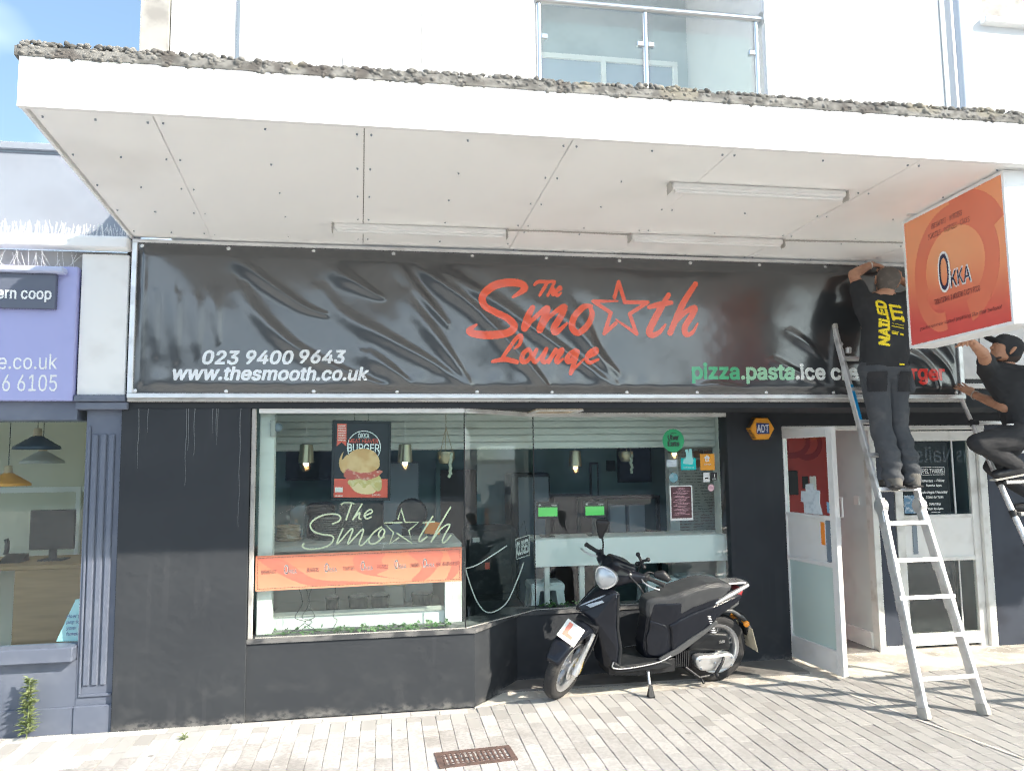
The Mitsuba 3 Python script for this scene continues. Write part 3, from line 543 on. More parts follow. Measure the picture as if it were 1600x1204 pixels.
LOGO={
 'S':([(0.968, 3.046), (1.061, 3.114), (1.025, 3.155), (0.921, 3.158), (0.811, 3.125), (0.735, 3.049), (0.748, 2.976), (0.83, 2.927), (0.932, 2.874), (0.975, 2.816), (0.923, 2.767), (0.794, 2.749), (0.672, 2.76), (0.629, 2.785), (0.686, 2.829)],[0.0067, 0.0228, 0.0268, 0.0281, 0.0281, 0.0254, 0.0228, 0.0214, 0.0241, 0.0254, 0.0268, 0.0281, 0.0254, 0.0188, 0.0067]),
 'm':([(1.123, 2.97), (1.083, 2.9), (1.054, 2.804), (1.111, 2.866), (1.23, 2.965), (1.22, 2.91), (1.172, 2.792), (1.25, 2.897), (1.371, 2.982), (1.348, 2.912), (1.288, 2.814), (1.307, 2.779), (1.392, 2.851)],[0.0161, 0.0228, 0.0228, 0.0134, 0.0201, 0.0228, 0.0228, 0.0134, 0.0201, 0.0228, 0.0228, 0.0188, 0.0067]),
 'o':([(1.597, 2.994), (1.533, 2.986), (1.454, 2.907), (1.431, 2.823), (1.479, 2.778), (1.558, 2.839), (1.6, 2.931), (1.576, 2.993)],[0.0094, 0.0201, 0.0228, 0.0228, 0.0214, 0.0214, 0.0188, 0.0107]),
 'star':([(1.785, 3.068), (1.822, 3.192), (1.868, 3.031), (2.056, 3.033), (1.905, 2.937), (1.958, 2.78), (1.795, 2.89)],[0.0121, 0.0121, 0.0121, 0.0121, 0.0121, 0.0121, 0.004]),
 'star2':([(1.79, 2.862), (1.696, 2.779), (1.753, 2.945), (1.612, 3.032), (1.809, 3.039)],[0.0121, 0.0121, 0.0121, 0.0121, 0.004]),
 't':([(2.231, 3.097), (2.13, 2.934), (2.063, 2.805), (2.086, 2.771), (2.148, 2.797), (2.197, 2.857)],[0.0161, 0.0241, 0.0241, 0.0201, 0.0134, 0.0054]),
 'tbar':([(2.066, 2.994), (2.155, 3.018), (2.251, 3.035)],[0.0134, 0.0201, 0.0147]),
 'h':([(2.462, 3.192), (2.347, 3.024), (2.233, 2.79)],[0.0174, 0.0228, 0.0201]),
 'h2':([(2.26, 2.851), (2.359, 2.953), (2.443, 2.997), (2.434, 2.954), (2.358, 2.838), (2.368, 2.78), (2.42, 2.797), (2.468, 2.869)],[0.0107, 0.0161, 0.0201, 0.0214, 0.0214, 0.0188, 0.0121, 0.004]),
 'T':([(1.138, 3.147), (1.171, 3.173), (1.241, 3.174), (1.297, 3.181)],[0.0067, 0.0107, 0.0107, 0.0067]),
 'T2':([(1.243, 3.172), (1.212, 3.118), (1.18, 3.067)],[0.0094, 0.0107, 0.008]),
 'h3':([(1.301, 3.179), (1.275, 3.122), (1.243, 3.066)],[0.008, 0.0094, 0.008]),
 'h4':([(1.256, 3.088), (1.293, 3.12), (1.281, 3.075), (1.301, 3.073)],[0.0054, 0.0094, 0.0094, 0.004]),
 'e1':([(1.312, 3.098), (1.349, 3.121), (1.341, 3.138), (1.312, 3.099), (1.317, 3.067), (1.352, 3.091)],[0.004, 0.008, 0.008, 0.0094, 0.0094, 0.004]),
 'L':([(0.973, 2.645), (1.018, 2.687), (1.029, 2.748), (0.991, 2.727), (0.929, 2.645), (0.873, 2.56)],[0.0054, 0.0107, 0.0134, 0.0121, 0.0121, 0.0107]),
 'L2':([(0.808, 2.549), (0.901, 2.566), (0.993, 2.545)],[0.0094, 0.0161, 0.0134]),
 'o2':([(1.082, 2.646), (1.038, 2.605), (1.03, 2.553), (1.065, 2.548), (1.107, 2.599), (1.087, 2.647)],[0.0107, 0.0147, 0.0147, 0.0134, 0.0134, 0.0107]),
 'u':([(1.149, 2.645), (1.117, 2.579), (1.131, 2.546), (1.175, 2.579), (1.226, 2.648), (1.192, 2.572), (1.209, 2.547), (1.233, 2.563)],[0.0107, 0.0147, 0.0134, 0.0094, 0.0121, 0.0147, 0.0134, 0.0054]),
 'n':([(1.299, 2.646), (1.241, 2.55), (1.287, 2.608), (1.346, 2.647), (1.343, 2.622), (1.303, 2.567), (1.316, 2.545), (1.356, 2.574)],[0.0107, 0.0147, 0.008, 0.0121, 0.0147, 0.0147, 0.0121, 0.0054]),
 'g':([(1.458, 2.644), (1.406, 2.609), (1.384, 2.565), (1.411, 2.554), (1.476, 2.637), (1.442, 2.54), (1.415, 2.461), (1.445, 2.499), (1.517, 2.569)],[0.0121, 0.0147, 0.0147, 0.0134, 0.0134, 0.0147, 0.0121, 0.008, 0.0054]),
 'e2':([(1.531, 2.576), (1.617, 2.618), (1.622, 2.653), (1.568, 2.624), (1.545, 2.569), (1.573, 2.547), (1.637, 2.572)],[0.0067, 0.0107, 0.0134, 0.0147, 0.0147, 0.0134, 0.0054]),
}
def print_on_banner(base, poly_or_mesh, m, e=.03):
    g = poly_or_mesh if isinstance(poly_or_mesh, trimesh.Trimesh) else ext(poly_or_mesh, .001)
    return add(base, on_banner(fine(up_only(g), e)), m, True)
for part, ks in (('big_word', ['S', 'm', 'o']), ('big_word', ['t', 'tbar', 'h', 'h2']), ('small_word', ['T', 'T2', 'h3', 'h4', 'e1']), ('lower_word', ['L', 'L2', 'o2', 'u', 'n', 'g', 'e2']), ('star', ['star', 'star2'])):
    print_on_banner(bn+'__'+part, unary_union([brush([LOGO[k]], 5 if part != 'star' else 0) for k in ks]).buffer(.004, join_style=2 if part == 'star' else 1), 'm_logo')
def heavy(m, w):
    g = unary_union([Polygon(t[:, :2]).buffer(1e-5) for t in up_only(m).triangles if Polygon(t[:, :2]).area > 1e-10]).buffer(w, 2); return ext(g.simplify(.0004), .001)
def flat_text(s, h, x, z, w, hv=0, **k):
    m = text(s, h, w, depth=.001, **k); m = heavy(m, hv) if hv else m; m.vertices += V(x, z, 0); return m
for s, x, w in (('023', -1.295, .245), ('9400', -1.0, .33), ('9643', -.625, .325)): print_on_banner(bn+'__phone_lettering', flat_text(s, .092, x, 2.515+.018*(x+1.3), w, .0022, bold=True, shear=.2), 'm_vinylwhite')
print_on_banner(bn+'__web_lettering', flat_text('www.thesmooth.co.uk', .092, -1.50, 2.402, 1.37, .0025, bold=True, shear=.2), 'm_vinylwhite')
foods = flat_text('pizza.pasta.ice cream.burger', .118, 2.407, 2.428, 2.245, .0035, bold=True)
cols = {'green': (.05, .42, .20), 'pale_green': (.30, .60, .40), 'white': (.75, .78, .76), 'red': (.70, .05, .04)}
for k, c in cols.items(): mat('m_ft_'+k, c, .2, spec=1.0)
foods = up_only(foods); cs = trimesh.graph.connected_components(foods.face_adjacency, nodes=np.arange(len(foods.faces)))
bins = {}
for comp in cs:
    x = foods.triangles_center[comp][:, 0].mean(); bins.setdefault('green' if x < 2.82 else 'pale_green' if x < 3.25 else 'white' if x < 4.05 else 'red', []).append(comp)
for k, l in bins.items():
    g = trimesh.Trimesh(foods.vertices, foods.faces[np.concatenate(l)], process=False); g.remove_unreferenced_vertices(); add(bn+'__food_lettering', on_banner(fine(g, .03)), 'm_ft_'+k, True)
# plain fascia to the right of the banner
add(sb+'__end_fascia', bx(4.845, 9, -.03, -.002, 2.36, 3.41), 'm_upper'); add(sb+'__end_fascia_trim', cat(bx(4.845, 9, -.05, -.031, 2.36, 2.40, .003), bx(4.845, 9, -.04, -.031, 2.44, 2.465)), 'm_white')
add(sb+'__end_fascia_line', cat(bx(4.845, 9, -.034, -.031, 2.403, 2.438), bx(5.02, 5.028, -.034, -.031, 2.47, 3.4)), 'm_dark')

dr_ = []
for x, L in ((-1.72, .42), (-1.66, .17), (-1.40, .55), (-1.385, .30), (-1.345, .34), (-1.22, .18), (-1.195, .26), (-1.185, .2), (-1.03, .85)):
    zz_ = np.linspace(2.198, 2.198-L, 12); dr_.append(tube([(x+.003*math.sin(z*19+x*40), -.0002, z) for z in zz_], np.linspace(.0030, .0010, 12), 5))
add(sb+'__drip_stains', cat(*dr_), mat('m_drip', (.15, .16, .17), .7), kind='stuff')

# ================================================================ fluorescent battens under the canopy
for (x0, x1, y), l in zip(((-.35, .845, -.55), (1.76, 2.95, -.555), (1.67, 2.80, -1.59)), ('above the left part of the banner', 'above the lettering of the banner, near the wall', 'nearest the front edge of the canopy')):
    k = thing('fluorescent_batten', 'unlit white fluorescent batten light '+l, 'light', None)
    add(k+'__body', bx(x0, x1, y-.03, y+.03, 3.385, 3.428, .012), 'm_white'); add(k+'__diffuser', bx(x0+.02, x1-.02, y-.024, y+.024, 3.368, 3.386, .008), mat('m_diff', (.82, .83, .82), .3))
    for x in (x0-.012, x1+.004): add(k+'__end_cap', bx(x, x+.008, y-.032, y+.032, 3.366, 3.43, .003), 'm_lampgrey')
cd_ = thing('ceiling_cable', 'thin grey cable looping along the soffit between two lights', 'cable')
add(cd_+'__run', tube([(.85, -.55, 3.424), (1.1, -.56, 3.426), (1.4, -.57, 3.422), (1.75, -.555, 3.424)], .006, 6), 'm_lampgrey', True); add(cd_+'__run', cat(tube([(2.96, -.555, 3.424), (3.6, -.6, 3.422), (4.2, -.62, 3.424)], .006, 6)), 'm_lampgrey', True)

# ================================================================ projecting sign
os_ = thing('projecting_sign', 'orange and red box sign hanging from the canopy above the kneeling man', 'sign')
F0, F1 = V(3.563, -1.093), V(3.49, -2.065); fu = (F1-F0)/np.linalg.norm(F1-F0); SW = np.linalg.norm(F1-F0); fn_ = V(fu[1], -fu[0])
SZ0, SH = 2.53, .89
def onsign(m, lift=0.0): return place(m, (*(F0+fn_*lift), SZ0), (*fu, 0), (0, 0, 1), (*fn_, 0))
mat('m_signedge', (.82, .83, .84), .35)
add(os_+'__case', onsign(bx(0, SW, 0, SH, -.17, -.003, .006)), 'm_signedge')
add(os_+'__rim', onsign(cat(bx(0, SW, 0, .018, -.003, .006), bx(0, SW, SH-.018, SH, -.003, .006), bx(0, .018, .018, SH-.018, -.003, .006), bx(SW-.018, SW, .018, SH-.018, -.003, .006))), 'm_signedge')
def sign_art(p, n, uv):
    v = (p.z-SZ0)/SH; u = (-1.093-p.y)/.97
    c = mix((.66, .10, .085), (.84, .34, .17), smoothstep(.05, .62, v+.15*(u-.5)))
    return mix(c, (.85, .42, .22), smoothstep(.32, .05, dr.sqrt(dr.square(u-.47)+dr.square(v-.62)))*.5)
mat('m_signart', proc(sign_art), .3)
add(os_+'__face', onsign(bx(.018, SW-.018, .018, SH-.018, -.003, .001)), 'm_signart')
mat('m_swirl', (.735, .205, .12), .3)
sw = [arc(.50, .45, .40, .40, -70, 205, .12, 40), arc(.56, .50, .42, .40, 20, 100, .10, 24), arc(.36, .40, .26, .34, 150, 280, .10, 24)]
add(os_+'__swirl', onsign(ext(unary_union([Polygon(p).buffer(0) for p in sw]).intersection(shapely.box(.02, .02, SW-.02, SH-.02)), .001), .0012), 'm_swirl')
def st_(s, h, u0, u1, v, tilt=0, **k):
    m = text(s, h, u1-u0, depth=.0008, **k); m.vertices[:, 1] += tilt*m.vertices[:, 0]; m.vertices += V(u0, v, .0025); return onsign(m)
wO = [st_('O', .245, .345, .465, .315, bold=True), st_('KKA', .11, .457, .655, .32, bold=True)]
mat('m_navyink', (.03, .03, .07), .4)
add(os_+'__name_outline', cat(*wO), 'm_lettering')
def st2(s, h, u0, u1, v, **k):
    m = st_(s, h, u0, u1, v, **k); m.vertices += V(*(fn_*.0012), 0); return m
add(os_+'__name_lettering', cat(st2('O', .227, .359, .451, .324), st2('KKA', .095, .467, .645, .327)), 'm_navyink')
mat('m_brownink', (.22, .05, .05), .4)
add(os_+'__small_lettering', kind='stuff', mat='m_brownink', mesh=cat(st_('TRADITIONAL & MODERN TASTY FOOD', .034, .29, .72, .245), st_('BREAKFAST - BURGERS', .034, .31, .61, .745), st_('TOASTIES - PASTRIES - CAKES', .034, .27, .67, .685), st_('you have never tasted anything like that before!', .022, .12, .88, .105, shear=.2)))
add(os_+'__hanger', cat(bx(3.5, 3.68, -1.25, -1.22, 3.42, 3.434), bx(3.5, 3.62, -1.9, -1.87, 3.42, 3.434)), 'm_steel')

# ================================================================ alarm box
ab = thing('alarm_box', 'orange hexagonal alarm box with a blue badge on the black pillar', 'alarm box')
mat('m_alarm', (.80, .34, .03), .35); mat('m_alarmblue', (.025, .04, .16), .35)
hexa = [(.118*math.cos(t), .113*math.sin(t)*1.0) for t in np.radians(np.arange(6)*60)]
oc = (3.345, .722, 2.055)
add(ab+'__body', place(hullp([(*V(*p), 0) for p in hexa]+[(*(V(*p)*.985), .085) for p in hexa]+[(*(V(*p)*.93), .095) for p in hexa]), oc, (1, 0, 0), (0, 0, 1)), 'm_alarm')
sl = []
for i in range(7):
    t = .12+.125*i; p = V(*hexa[3])*(1-t)+V(*hexa[4])*t; d = V(*hexa[4])-V(*hexa[3]); d /= np.linalg.norm(d); nn = V(-math.cos(math.radians(30))*1.0, -.5)
    sl.append(place(hullp([(*(p+d*a+nn*b), c) for a in (-.003, .003) for b in (-.012, .0015) for c in (.012, .078)]), oc, (1, 0, 0), (0, 0, 1)))
add(ab+'__louvre', cat(*sl), 'm_rust', kind='stuff')
add(ab+'__beacon', place(hullp([(*(V(*hexa[3])*(1-a)+V(*hexa[2])*a+V(-.866, .5)*b), c) for a in (.08, .92) for b in (-.01, .003) for c in (.015, .08)]), oc, (1, 0, 0), (0, 0, 1)), mat('m_beacon', (.10, .07, .05), .2))
add(ab+'__badge', place(bx(-.06, .06, -.048, .048, .0952, .0975), oc, (1, 0, 0), (0, 0, 1)), 'm_alarmblue')
t_ = place(centred(text('ADT', .066, .115, bold=True, depth=.001)), (oc[0], oc[1]-.0978, oc[2]-.033), (1, 0, 0), (0, 0, 1)); add(ab+'__lettering', t_, 'm_lettering')

# ================================================================ things in and on the window
wb = thing('window_banner', 'long orange printed strip across the lower part of the left window', 'banner')
def wb_art(p, n, uv):
    v = (p.z-.88)/.27
    return mix((.78, .30, .18), (.72, .20, .115), smoothstep(.1, 1.0, v+.2*noise(p.x*3, p.z*3, 1)))
mat('m_wbart', proc(wb_art), .4)
wq = [(-.915, .885), (.575, .903), (.58, 1.155), (-.915, 1.135)]
add(wb+'__sheet', wallpoly(wq, .068, .004), 'm_wbart')
wp = Polygon(wq)
add(wb+'__border', wallpoly(wp.buffer(-.014).difference(wp.buffer(-.017)), .0638, .0006), 'm_brownink')
mat('m_wbsw', (.68, .16, .11), .4)
crs = [[(-.9, 1.11), (-.72, 1.10), (-.5, .96), (-.2, .93), (.1, .905), (-.3, .90), (-.6, .93)], [(-.2, 1.12), (0, 1.13), (-.02, 1.07), (.03, 1.01), (-.05, .97), (.16, .93), (-.15, .98), (-.22, 1.05)], [(.18, 1.13), (.42, 1.13), (.40, 1.02), (.30, .92), (.2, .92), (.28, 1.02)], [(.47, 1.14), (.565, 1.14), (.565, 1.0), (.5, .92), (.46, .92), (.5, 1.03)]]
add(wb+'__swirl', wallpoly(unary_union([Polygon(crom(c, 5, True)).buffer(0) for c in crs]).intersection(wp.buffer(-.018)), .0637, .0005), 'm_wbsw')
L1, L2, L3 = [], [], []
for s, x, w in (('BREAKFAST', -.875, .105), ('BURGERS', -.555, .085), ('TOASTIES', -.30, .085), ('PASTRIES', -.05, .08), ('PANINIS', .195, .065), ('MEAT HEAVEN BURGERS', .385, .17)):
    L1.append(place(text(s, .027, w, bold=True, depth=.0005), (x, .0630, 1.005+.012*(x+.9)), (1, 0, .012), (0, 0, 1)))
for x in (-.715, -.43, -.17, .075, .285):
    z = 1.0+.012*(x+.9)
    for L, d, o, b in ((L2, .0002, 0, True), (L3, .0006, .004, False)):
        L.append(place(cat(text('O', .062, .030, bold=b, depth=.0003)), (x+o*.3, .0634-d, z), (1, 0, 0), (0, 0, 1))); L.append(place(text('KKA', .028, .055, bold=b, depth=.0003), (x+.034, .0634-d, z), (1, 0, 0), (0, 0, 1)))
add(wb+'__lettering', cat(*L1), 'm_brownink', kind='stuff'); add(wb+'__name_outline', cat(*L2), 'm_lettering'); add(wb+'__name_lettering', cat(*L3), 'm_navyink')
ns_ = thing('neon_sign', 'unlit pale green neon script with a star in the left window', 'neon sign')
mat('m_neon', (.84, .84, .60), .3)
NEON= [[(-0.385, 1.344), (-0.334, 1.366), (-0.323, 1.394), (-0.353, 1.416), (-0.428, 1.416), (-0.501, 1.389), (-0.542, 1.344), (-0.518, 1.296), (-0.454, 1.271), (-0.389, 1.26), (-0.372, 1.236), (-0.398, 1.195), (-0.462, 1.169), (-0.544, 1.165), (-0.586, 1.177), (-0.595, 1.196), (-0.581, 1.21)], [(-0.303, 1.314), (-0.348, 1.195), (-0.249, 1.302), (-0.234, 1.289), (-0.268, 1.193), (-0.169, 1.295), (-0.156, 1.281), (-0.184, 1.197), (-0.162, 1.184), (-0.112, 1.235)], [(-0.017, 1.316), (-0.078, 1.275), (-0.115, 1.219), (-0.087, 1.188), (-0.031, 1.217), (0.002, 1.273), (-0.012, 1.3), (-0.04, 1.269), (-0.035, 1.236), (0.007, 1.24)], [(0.102, 1.365), (0.125, 1.446), (0.154, 1.345), (0.255, 1.342), (0.183, 1.282), (0.207, 1.186), (0.092, 1.266)], [(0.111, 1.232), (0.04, 1.187), (0.069, 1.271), (-0.003, 1.344), (0.135, 1.343)], [(0.366, 1.387), (0.303, 1.293), (0.262, 1.223), (0.269, 1.197), (0.322, 1.235)], [(0.288, 1.337), (0.38, 1.344)], [(0.502, 1.452), (0.419, 1.319), (0.349, 1.189)], [(0.361, 1.206), (0.419, 1.281), (0.472, 1.318), (0.492, 1.309), (0.443, 1.222), (0.438, 1.184), (0.462, 1.193), (0.504, 1.242)], [(-0.321, 1.484), (-0.298, 1.5), (-0.242, 1.5), (-0.223, 1.488)], [(-0.242, 1.496), (-0.283, 1.37)], [(-0.164, 1.492), (-0.234, 1.371)], [(-0.223, 1.386), (-0.182, 1.426), (-0.188, 1.385), (-0.17, 1.375)], [(-0.154, 1.397), (-0.091, 1.424), (-0.106, 1.446), (-0.145, 1.413), (-0.135, 1.378), (-0.094, 1.392)]]
for i, s in enumerate(NEON):
    q = crom([(x, .13, z) for x, z in s], 5 if i not in (3, 4, 6) else 1); add(ns_+'__tube', tube(q, .0062, 8), 'm_neon', True)
add(ns_+'__wire', cat(tube(crom([(-.0, .135, 1.19), (-.02, .14, 1.10), (.0, .14, 1.05)]), .002, 5), tube([(-.15, .135, 1.2), (.25, .135, 1.185)], .0015, 4)), 'm_white')
po = thing('burger_poster', 'black framed burger poster hanging in the left window', 'poster')
PW, PH = .435, .595; PO = (-.392, .10, 1.522); put = (1, 0, -.025); puz = (.01, 0, 1)
def onp(m, l=0.0): m = m.copy(); m.vertices[:, 2] += l; return place(m, PO, put, puz)
add(po+'__frame', onp(cat(bx(0, PW, 0, .018, 0, .016, .003), bx(0, PW, PH-.018, PH, 0, .016, .003), bx(0, .018, .018, PH-.018, 0, .016, .003), bx(PW-.018, PW, .018, PH-.018, 0, .016, .003))), 'm_dark')
add(po+'__sheet', onp(bx(.018, PW-.018, .018, PH-.018, .002, .006)), mat('m_post', (.022, .022, .028), .4))
mat('m_pred', (.72, .12, .08), .4); mat('m_bun', proc(lambda p, n, uv: mix((.78, .52, .27), (.66, .38, .16), smoothstep(.3, .7, fbm(p.x*14, p.z*14, 1, 3)))), .5); mat('m_bunp', (.82, .62, .36), .5); mat('m_ham', dirt((.55, .12, .09), (.8, .55, .45), 40), .5); mat('m_lettuce', dirt((.62, .48, .20), (.78, .66, .40), 35), .5)
add(po+'__red_ground', onp(ext([(.02, .02), (PW-.02, .02), (PW-.02, .16), (.02, .16)], .0005), .0065), 'm_pred')
add(po+'__ribbon', onp(ext([(.035, .57), (.105, .57), (.105, .40), (.07, .43), (.035, .40)], .0005), .0065), 'm_pred')
ring = Point(.235, .395).buffer(.125); add(po+'__ring', onp(ext(ring.difference(ring.buffer(-.006)), .0005), .0072), 'm_lettering')
add(po+'__name_lettering', onp(cat(*[place(centred(text(s, h, w, bold=True, depth=.0005)), (.232, z, 0), (1, 0, 0), (0, 1, 0)) for s, h, w, z in (('OKKA', .034, .085, .465), ('BURGER', .058, .235, .362))]), .0085), 'm_lettering')
add(po+'__red_lettering', onp(place(centred(text('MEAT HEAVEN', .030, .215, bold=True, depth=.0005)), (.232, .428, 0), (1, 0, 0), (0, 1, 0)), .0087), 'm_pred')
def blobp(pts, k=5): return Polygon(crom(pts, k, True)).buffer(0)
add(po+'__fries', onp(ext(blobp([(.055, .30), (.085, .36), (.075, .30), (.12, .34), (.125, .24), (.09, .20), (.06, .24)], 3), .0005), .0078), 'm_bun')
add(po+'__lower_bun', onp(ext(blobp([(.13, .15), (.17, .07), (.25, .045), (.32, .06), (.345, .13), (.25, .16)]), .0005), .0078), 'm_bunp')
add(po+'__lettuce', onp(ext(blobp([(.12, .14), (.16, .10), (.2, .13), (.24, .09), (.28, .12), (.33, .07), (.37, .09), (.35, .19), (.22, .2)], 4), .0005), .0084), 'm_lettuce')
add(po+'__meat', onp(ext(blobp([(.09, .18), (.14, .15), (.2, .16), (.26, .15), (.34, .18), (.375, .22), (.3, .225), (.2, .22), (.12, .235)], 4), .0005), .0090), 'm_ham')
add(po+'__bun', onp(ext(blobp([(.115, .25), (.11, .31), (.15, .365), (.225, .385), (.30, .37), (.345, .32), (.35, .25), (.30, .215), (.22, .205), (.15, .22)]), .0005), .0096), 'm_bun')
add(po+'__small_print', onp(cat(bx(.028, .085, .06, .095, 0, .0004), bx(.028, .085, .03, .036, 0, .0004), place(text('10:30', .014, .06, depth=.0004), (.30, .035, 0), (1, 0, 0), (0, 1, 0)), *[bx(.042, .098, .55-.018*i, .556-.018*i, 0, .0004) for i in range(7)]), .0072), 'm_paper')
for x in (.165, .265): add(po+'__cord', tube([onp(trimesh.Trimesh([(x, PH, .008)], []), 0).vertices[0], (PO[0]+x, .10, 2.24)], .0022, 5), 'm_dark')
mat('m_brass', (.42, .36, .25), .3, .8); scene['e_bulb'] = {'type': 'principled', 'base_color': C(.8, .6, .3)}
bulb_em = {'type': 'area', 'radiance': C(3.2, 1.9, .8)}
for (x, y, z), l in (((-.612, .5, 1.80), 'left of the burger poster'), ((.164, .5, 1.795), 'right of the burger poster'), ((1.742, 1.15, 1.735), 'behind the middle of the right window'), ((2.765, 1.3, 1.85), 'half hidden behind the round green sticker')):
    k = thing('pendant_bulb', 'lit pendant bulb in a brass cup '+l, 'pendant lamp')
    add(k+'__cup', lathe([(0, .15), (.047, .145), (.050, .14), (.062, 0), (.058, 0), (.045, .13), (0, .135)], 24, (x, y, z)), 'm_brass', 40)
    add(k+'__cord', cyl((x, y, z+.15), (x, y, 2.59), .004, 6), 'm_white')
    kk = add(k+'__bulb', sph((x, y, z-.005), .021, 2, (1, 1, 1.25)), None, True); scene[kk]['emitter'] = bulb_em; scene[kk]['bsdf'] = {'type': 'ref', 'id': 'e_bulb'}
    add(k+'__globe', lathe([(.048, .02), (.052, -.01), (.045, -.045), (.022, -.068), (0, -.073)], 20, (x, y, z)), 'm_clear', True)
for (x, y, z), l in (((.496, .5, 1.775), 'hanging near the joint of the left window'), ((2.28, 1.3, 1.77), 'hanging inside the right window')):
    k = thing('hanging_planter', 'small macrame hung pot '+l, 'planter')
    add(k+'__pot', lathe([(0, 0), (.05, .005), (.072, .05), (.068, .10), (.062, .10), (.06, .05), (0, .02)], 20, (x, y, z)), 'm_brass', 40)
    add(k+'__cords', cat(*[tube([(x+.066*math.cos(t), y+.066*math.sin(t), z+.07), (x, y, z+.30)], .003, 5) for t in (.3, 2.4, 4.5)], tube([(x, y, z+.30), (x, y, 2.59)], .003, 5)), 'm_cork', kind='stuff')
    add(k+'__trailing_plant', cat(*[sph((x+.03+_r.normal(0, .008), y-.06, z+.08-.022*i), .014, 1, (1, .6, 1.2)) for i in range(9)]), mat('m_dryleaf', (.42, .45, .36), .7), kind='stuff')
pr = thing('motion_sensor', 'small grey dome sensor in the top left corner of the window', 'sensor')
add(pr+'__base', bx(-.835, -.80, .09, .17, 1.995, 2.12, .006), 'm_concrete'); add(pr+'__dome', sph((-.785, .13, 2.065), .034, 2), 'm_slate', True)
# glass fronted serving counter behind the left window
sc_ = thing('serving_counter', 'white framed glass serving counter behind the left window', 'counter')
add(sc_+'__front_panel', bx(-.85, .46, .30, .33, .02, .655), 'm_white'); add(sc_+'__top', bx(-.98, .60, .30, 1.10, 1.13, 1.165, .004), 'm_concrete')
add(sc_+'__deck', bx(-.85, .46, .335, 1.0, .60, .64), 'm_lampgrey'); add(sc_+'__edge_strip', bx(-.85, .46, .285, .299, .655, .69), 'm_lampgrey')
for x0, x1 in ((-.905, -.852), (.463, .52)): add(sc_+'__post', bx(x0, x1, .26, .32, .02, 1.129, .004), 'm_white')
add(sc_+'__glass_front', (np.array([[-.85, .31, .69], [.46, .31, .69], [.46, .31, 1.13], [-.85, .31, 1.13]]), np.array([[0, 1, 2, 3]])), 'm_clear')
add(sc_+'__back_wall', bx(-.98, .6, 1.08, 1.10, .02, 1.129), 'm_lampgrey')
sp_ = thing('side_panel', 'grey painted counter end panel beside the window joint', 'panel')
add(sp_+'__board', bx(.525, .60, .30, .34, .02, 1.12, .004), 'm_frame'); add(sp_+'__side', bx(.60, .62, .30, 1.1, .02, 1.12), 'm_dark')
for x, y, z, r, l in ((-.40, .5, .64, .05, 'leftmost'), (-.20, .5, .64, .075, 'second from the left'), (-.03, .5, .64, .07, 'third from the left'), (.30, .52, .64, .085, 'rightmost')):
    k = thing('food_tub', f'round dark food tub in the serving counter, {l} of the row', 'tub')
    add(k+'__tub', lathe([(0, 0), (r*.9, 0), (r, .09), (r*1.06, .095), (r*1.06, .11), (r*.97, .11), (r*.86, .02), (0, .02)], 24, (x, y, z)), 'm_dark', 40); add(k+'__lid', lathe([(r*.95, .112), (r*.5, .128), (0, .132)], 24, (x, y, z)), 'm_alu', 40)
k = thing('white_container', 'plain white container in the serving counter', 'container'); add(k+'__box', bx(.17, .40, .78, .95, .64, .95, .01), 'm_white'); add(k+'__lid', bx(.16, .41, .77, .96, .95, .97, .006), 'm_lampgrey')
k = thing('salad_tub', 'green topped tub in the middle of the serving counter', 'tub'); add(k+'__tub', bx(.0, .16, .62, .74, .64, .80, .01), 'm_lampgrey'); add(k+'__salad', bump_mesh(sph((.08, .68, .80), .075, 3, (1, .7, .6)), .03, 25), 'm_lettuce')
k = thing('bread_basket', 'stack of round flat breads in a clear bag on the counter', 'basket')
for i in range(5): add(k+'__bread', lathe([(0, 0), (.09, 0), (.1, .012), (.09, .024), (0, .026)], 24, (-.775+_r.normal(0, .004), .82, 1.167+.025*i)), 'm_cork', 40)
bag = bump_mesh(hullp([(-.89, .72, 1.17), (-.66, .72, 1.17), (-.89, .92, 1.17), (-.66, .92, 1.17), (-.88, .74, 1.36), (-.68, .74, 1.34), (-.72, .82, 1.46), (-.62, .8, 1.5)]).subdivide().subdivide().subdivide(), .03, 14, 4); add(k+'__bag', bag, 'm_clear', True)
for x, y, z, n, r, l in ((-.45, .85, 1.167, 10, .13, 'behind the letter S'), (-.28, .92, 1.167, 16, .095, 'tallest, under the poster')):
    k = thing('plate_stack', f'stack of white plates on the counter, {l}', 'plates')
    for i in range(n): add(k+'__plate', lathe([(0, 0), (r*.6, 0), (r, .012), (r, .016), (r*.6, .006), (0, .006)], 24, (x, y, z+.018*i)), 'm_lampgrey', 40)
k = thing('mixer', 'dark rounded kitchen mixer on the counter behind the bread', 'mixer'); add(k+'__body', blob([hs([((-.60, .98, 1.40), .06), ((-.48, .98, 1.40), .07)]), hs([((-.58, .98, 1.40), .05), ((-.58, .98, 1.2), .07)])], .02, 6), 'm_dark', True); add(k+'__bowl', lathe([(.03, 1.17), (.07, 1.2), (.08, 1.28), (.0, 1.28)], 20, (-.49, .98, 0)), 'm_alu', 40)
k = thing('frying_pan', 'black pan standing on edge behind the neon star', 'pan'); add(k+'__disc', lathe([(0, 0), (.12, 0), (.135, .03), (.13, .03), (.115, .008), (0, .008)], 32, (.235, 1.0, 1.35), (0, -1, 0)), 'm_dark', 40); add(k+'__handle', tube(crom([(.12, 1.0, 1.30), (.05, .99, 1.27), (-.0, .98, 1.28)]), .012, 8), 'm_dark', True); add(k+'__prop', bx(.15, .32, .97, 1.05, 1.165, 1.22), 'm_dark')
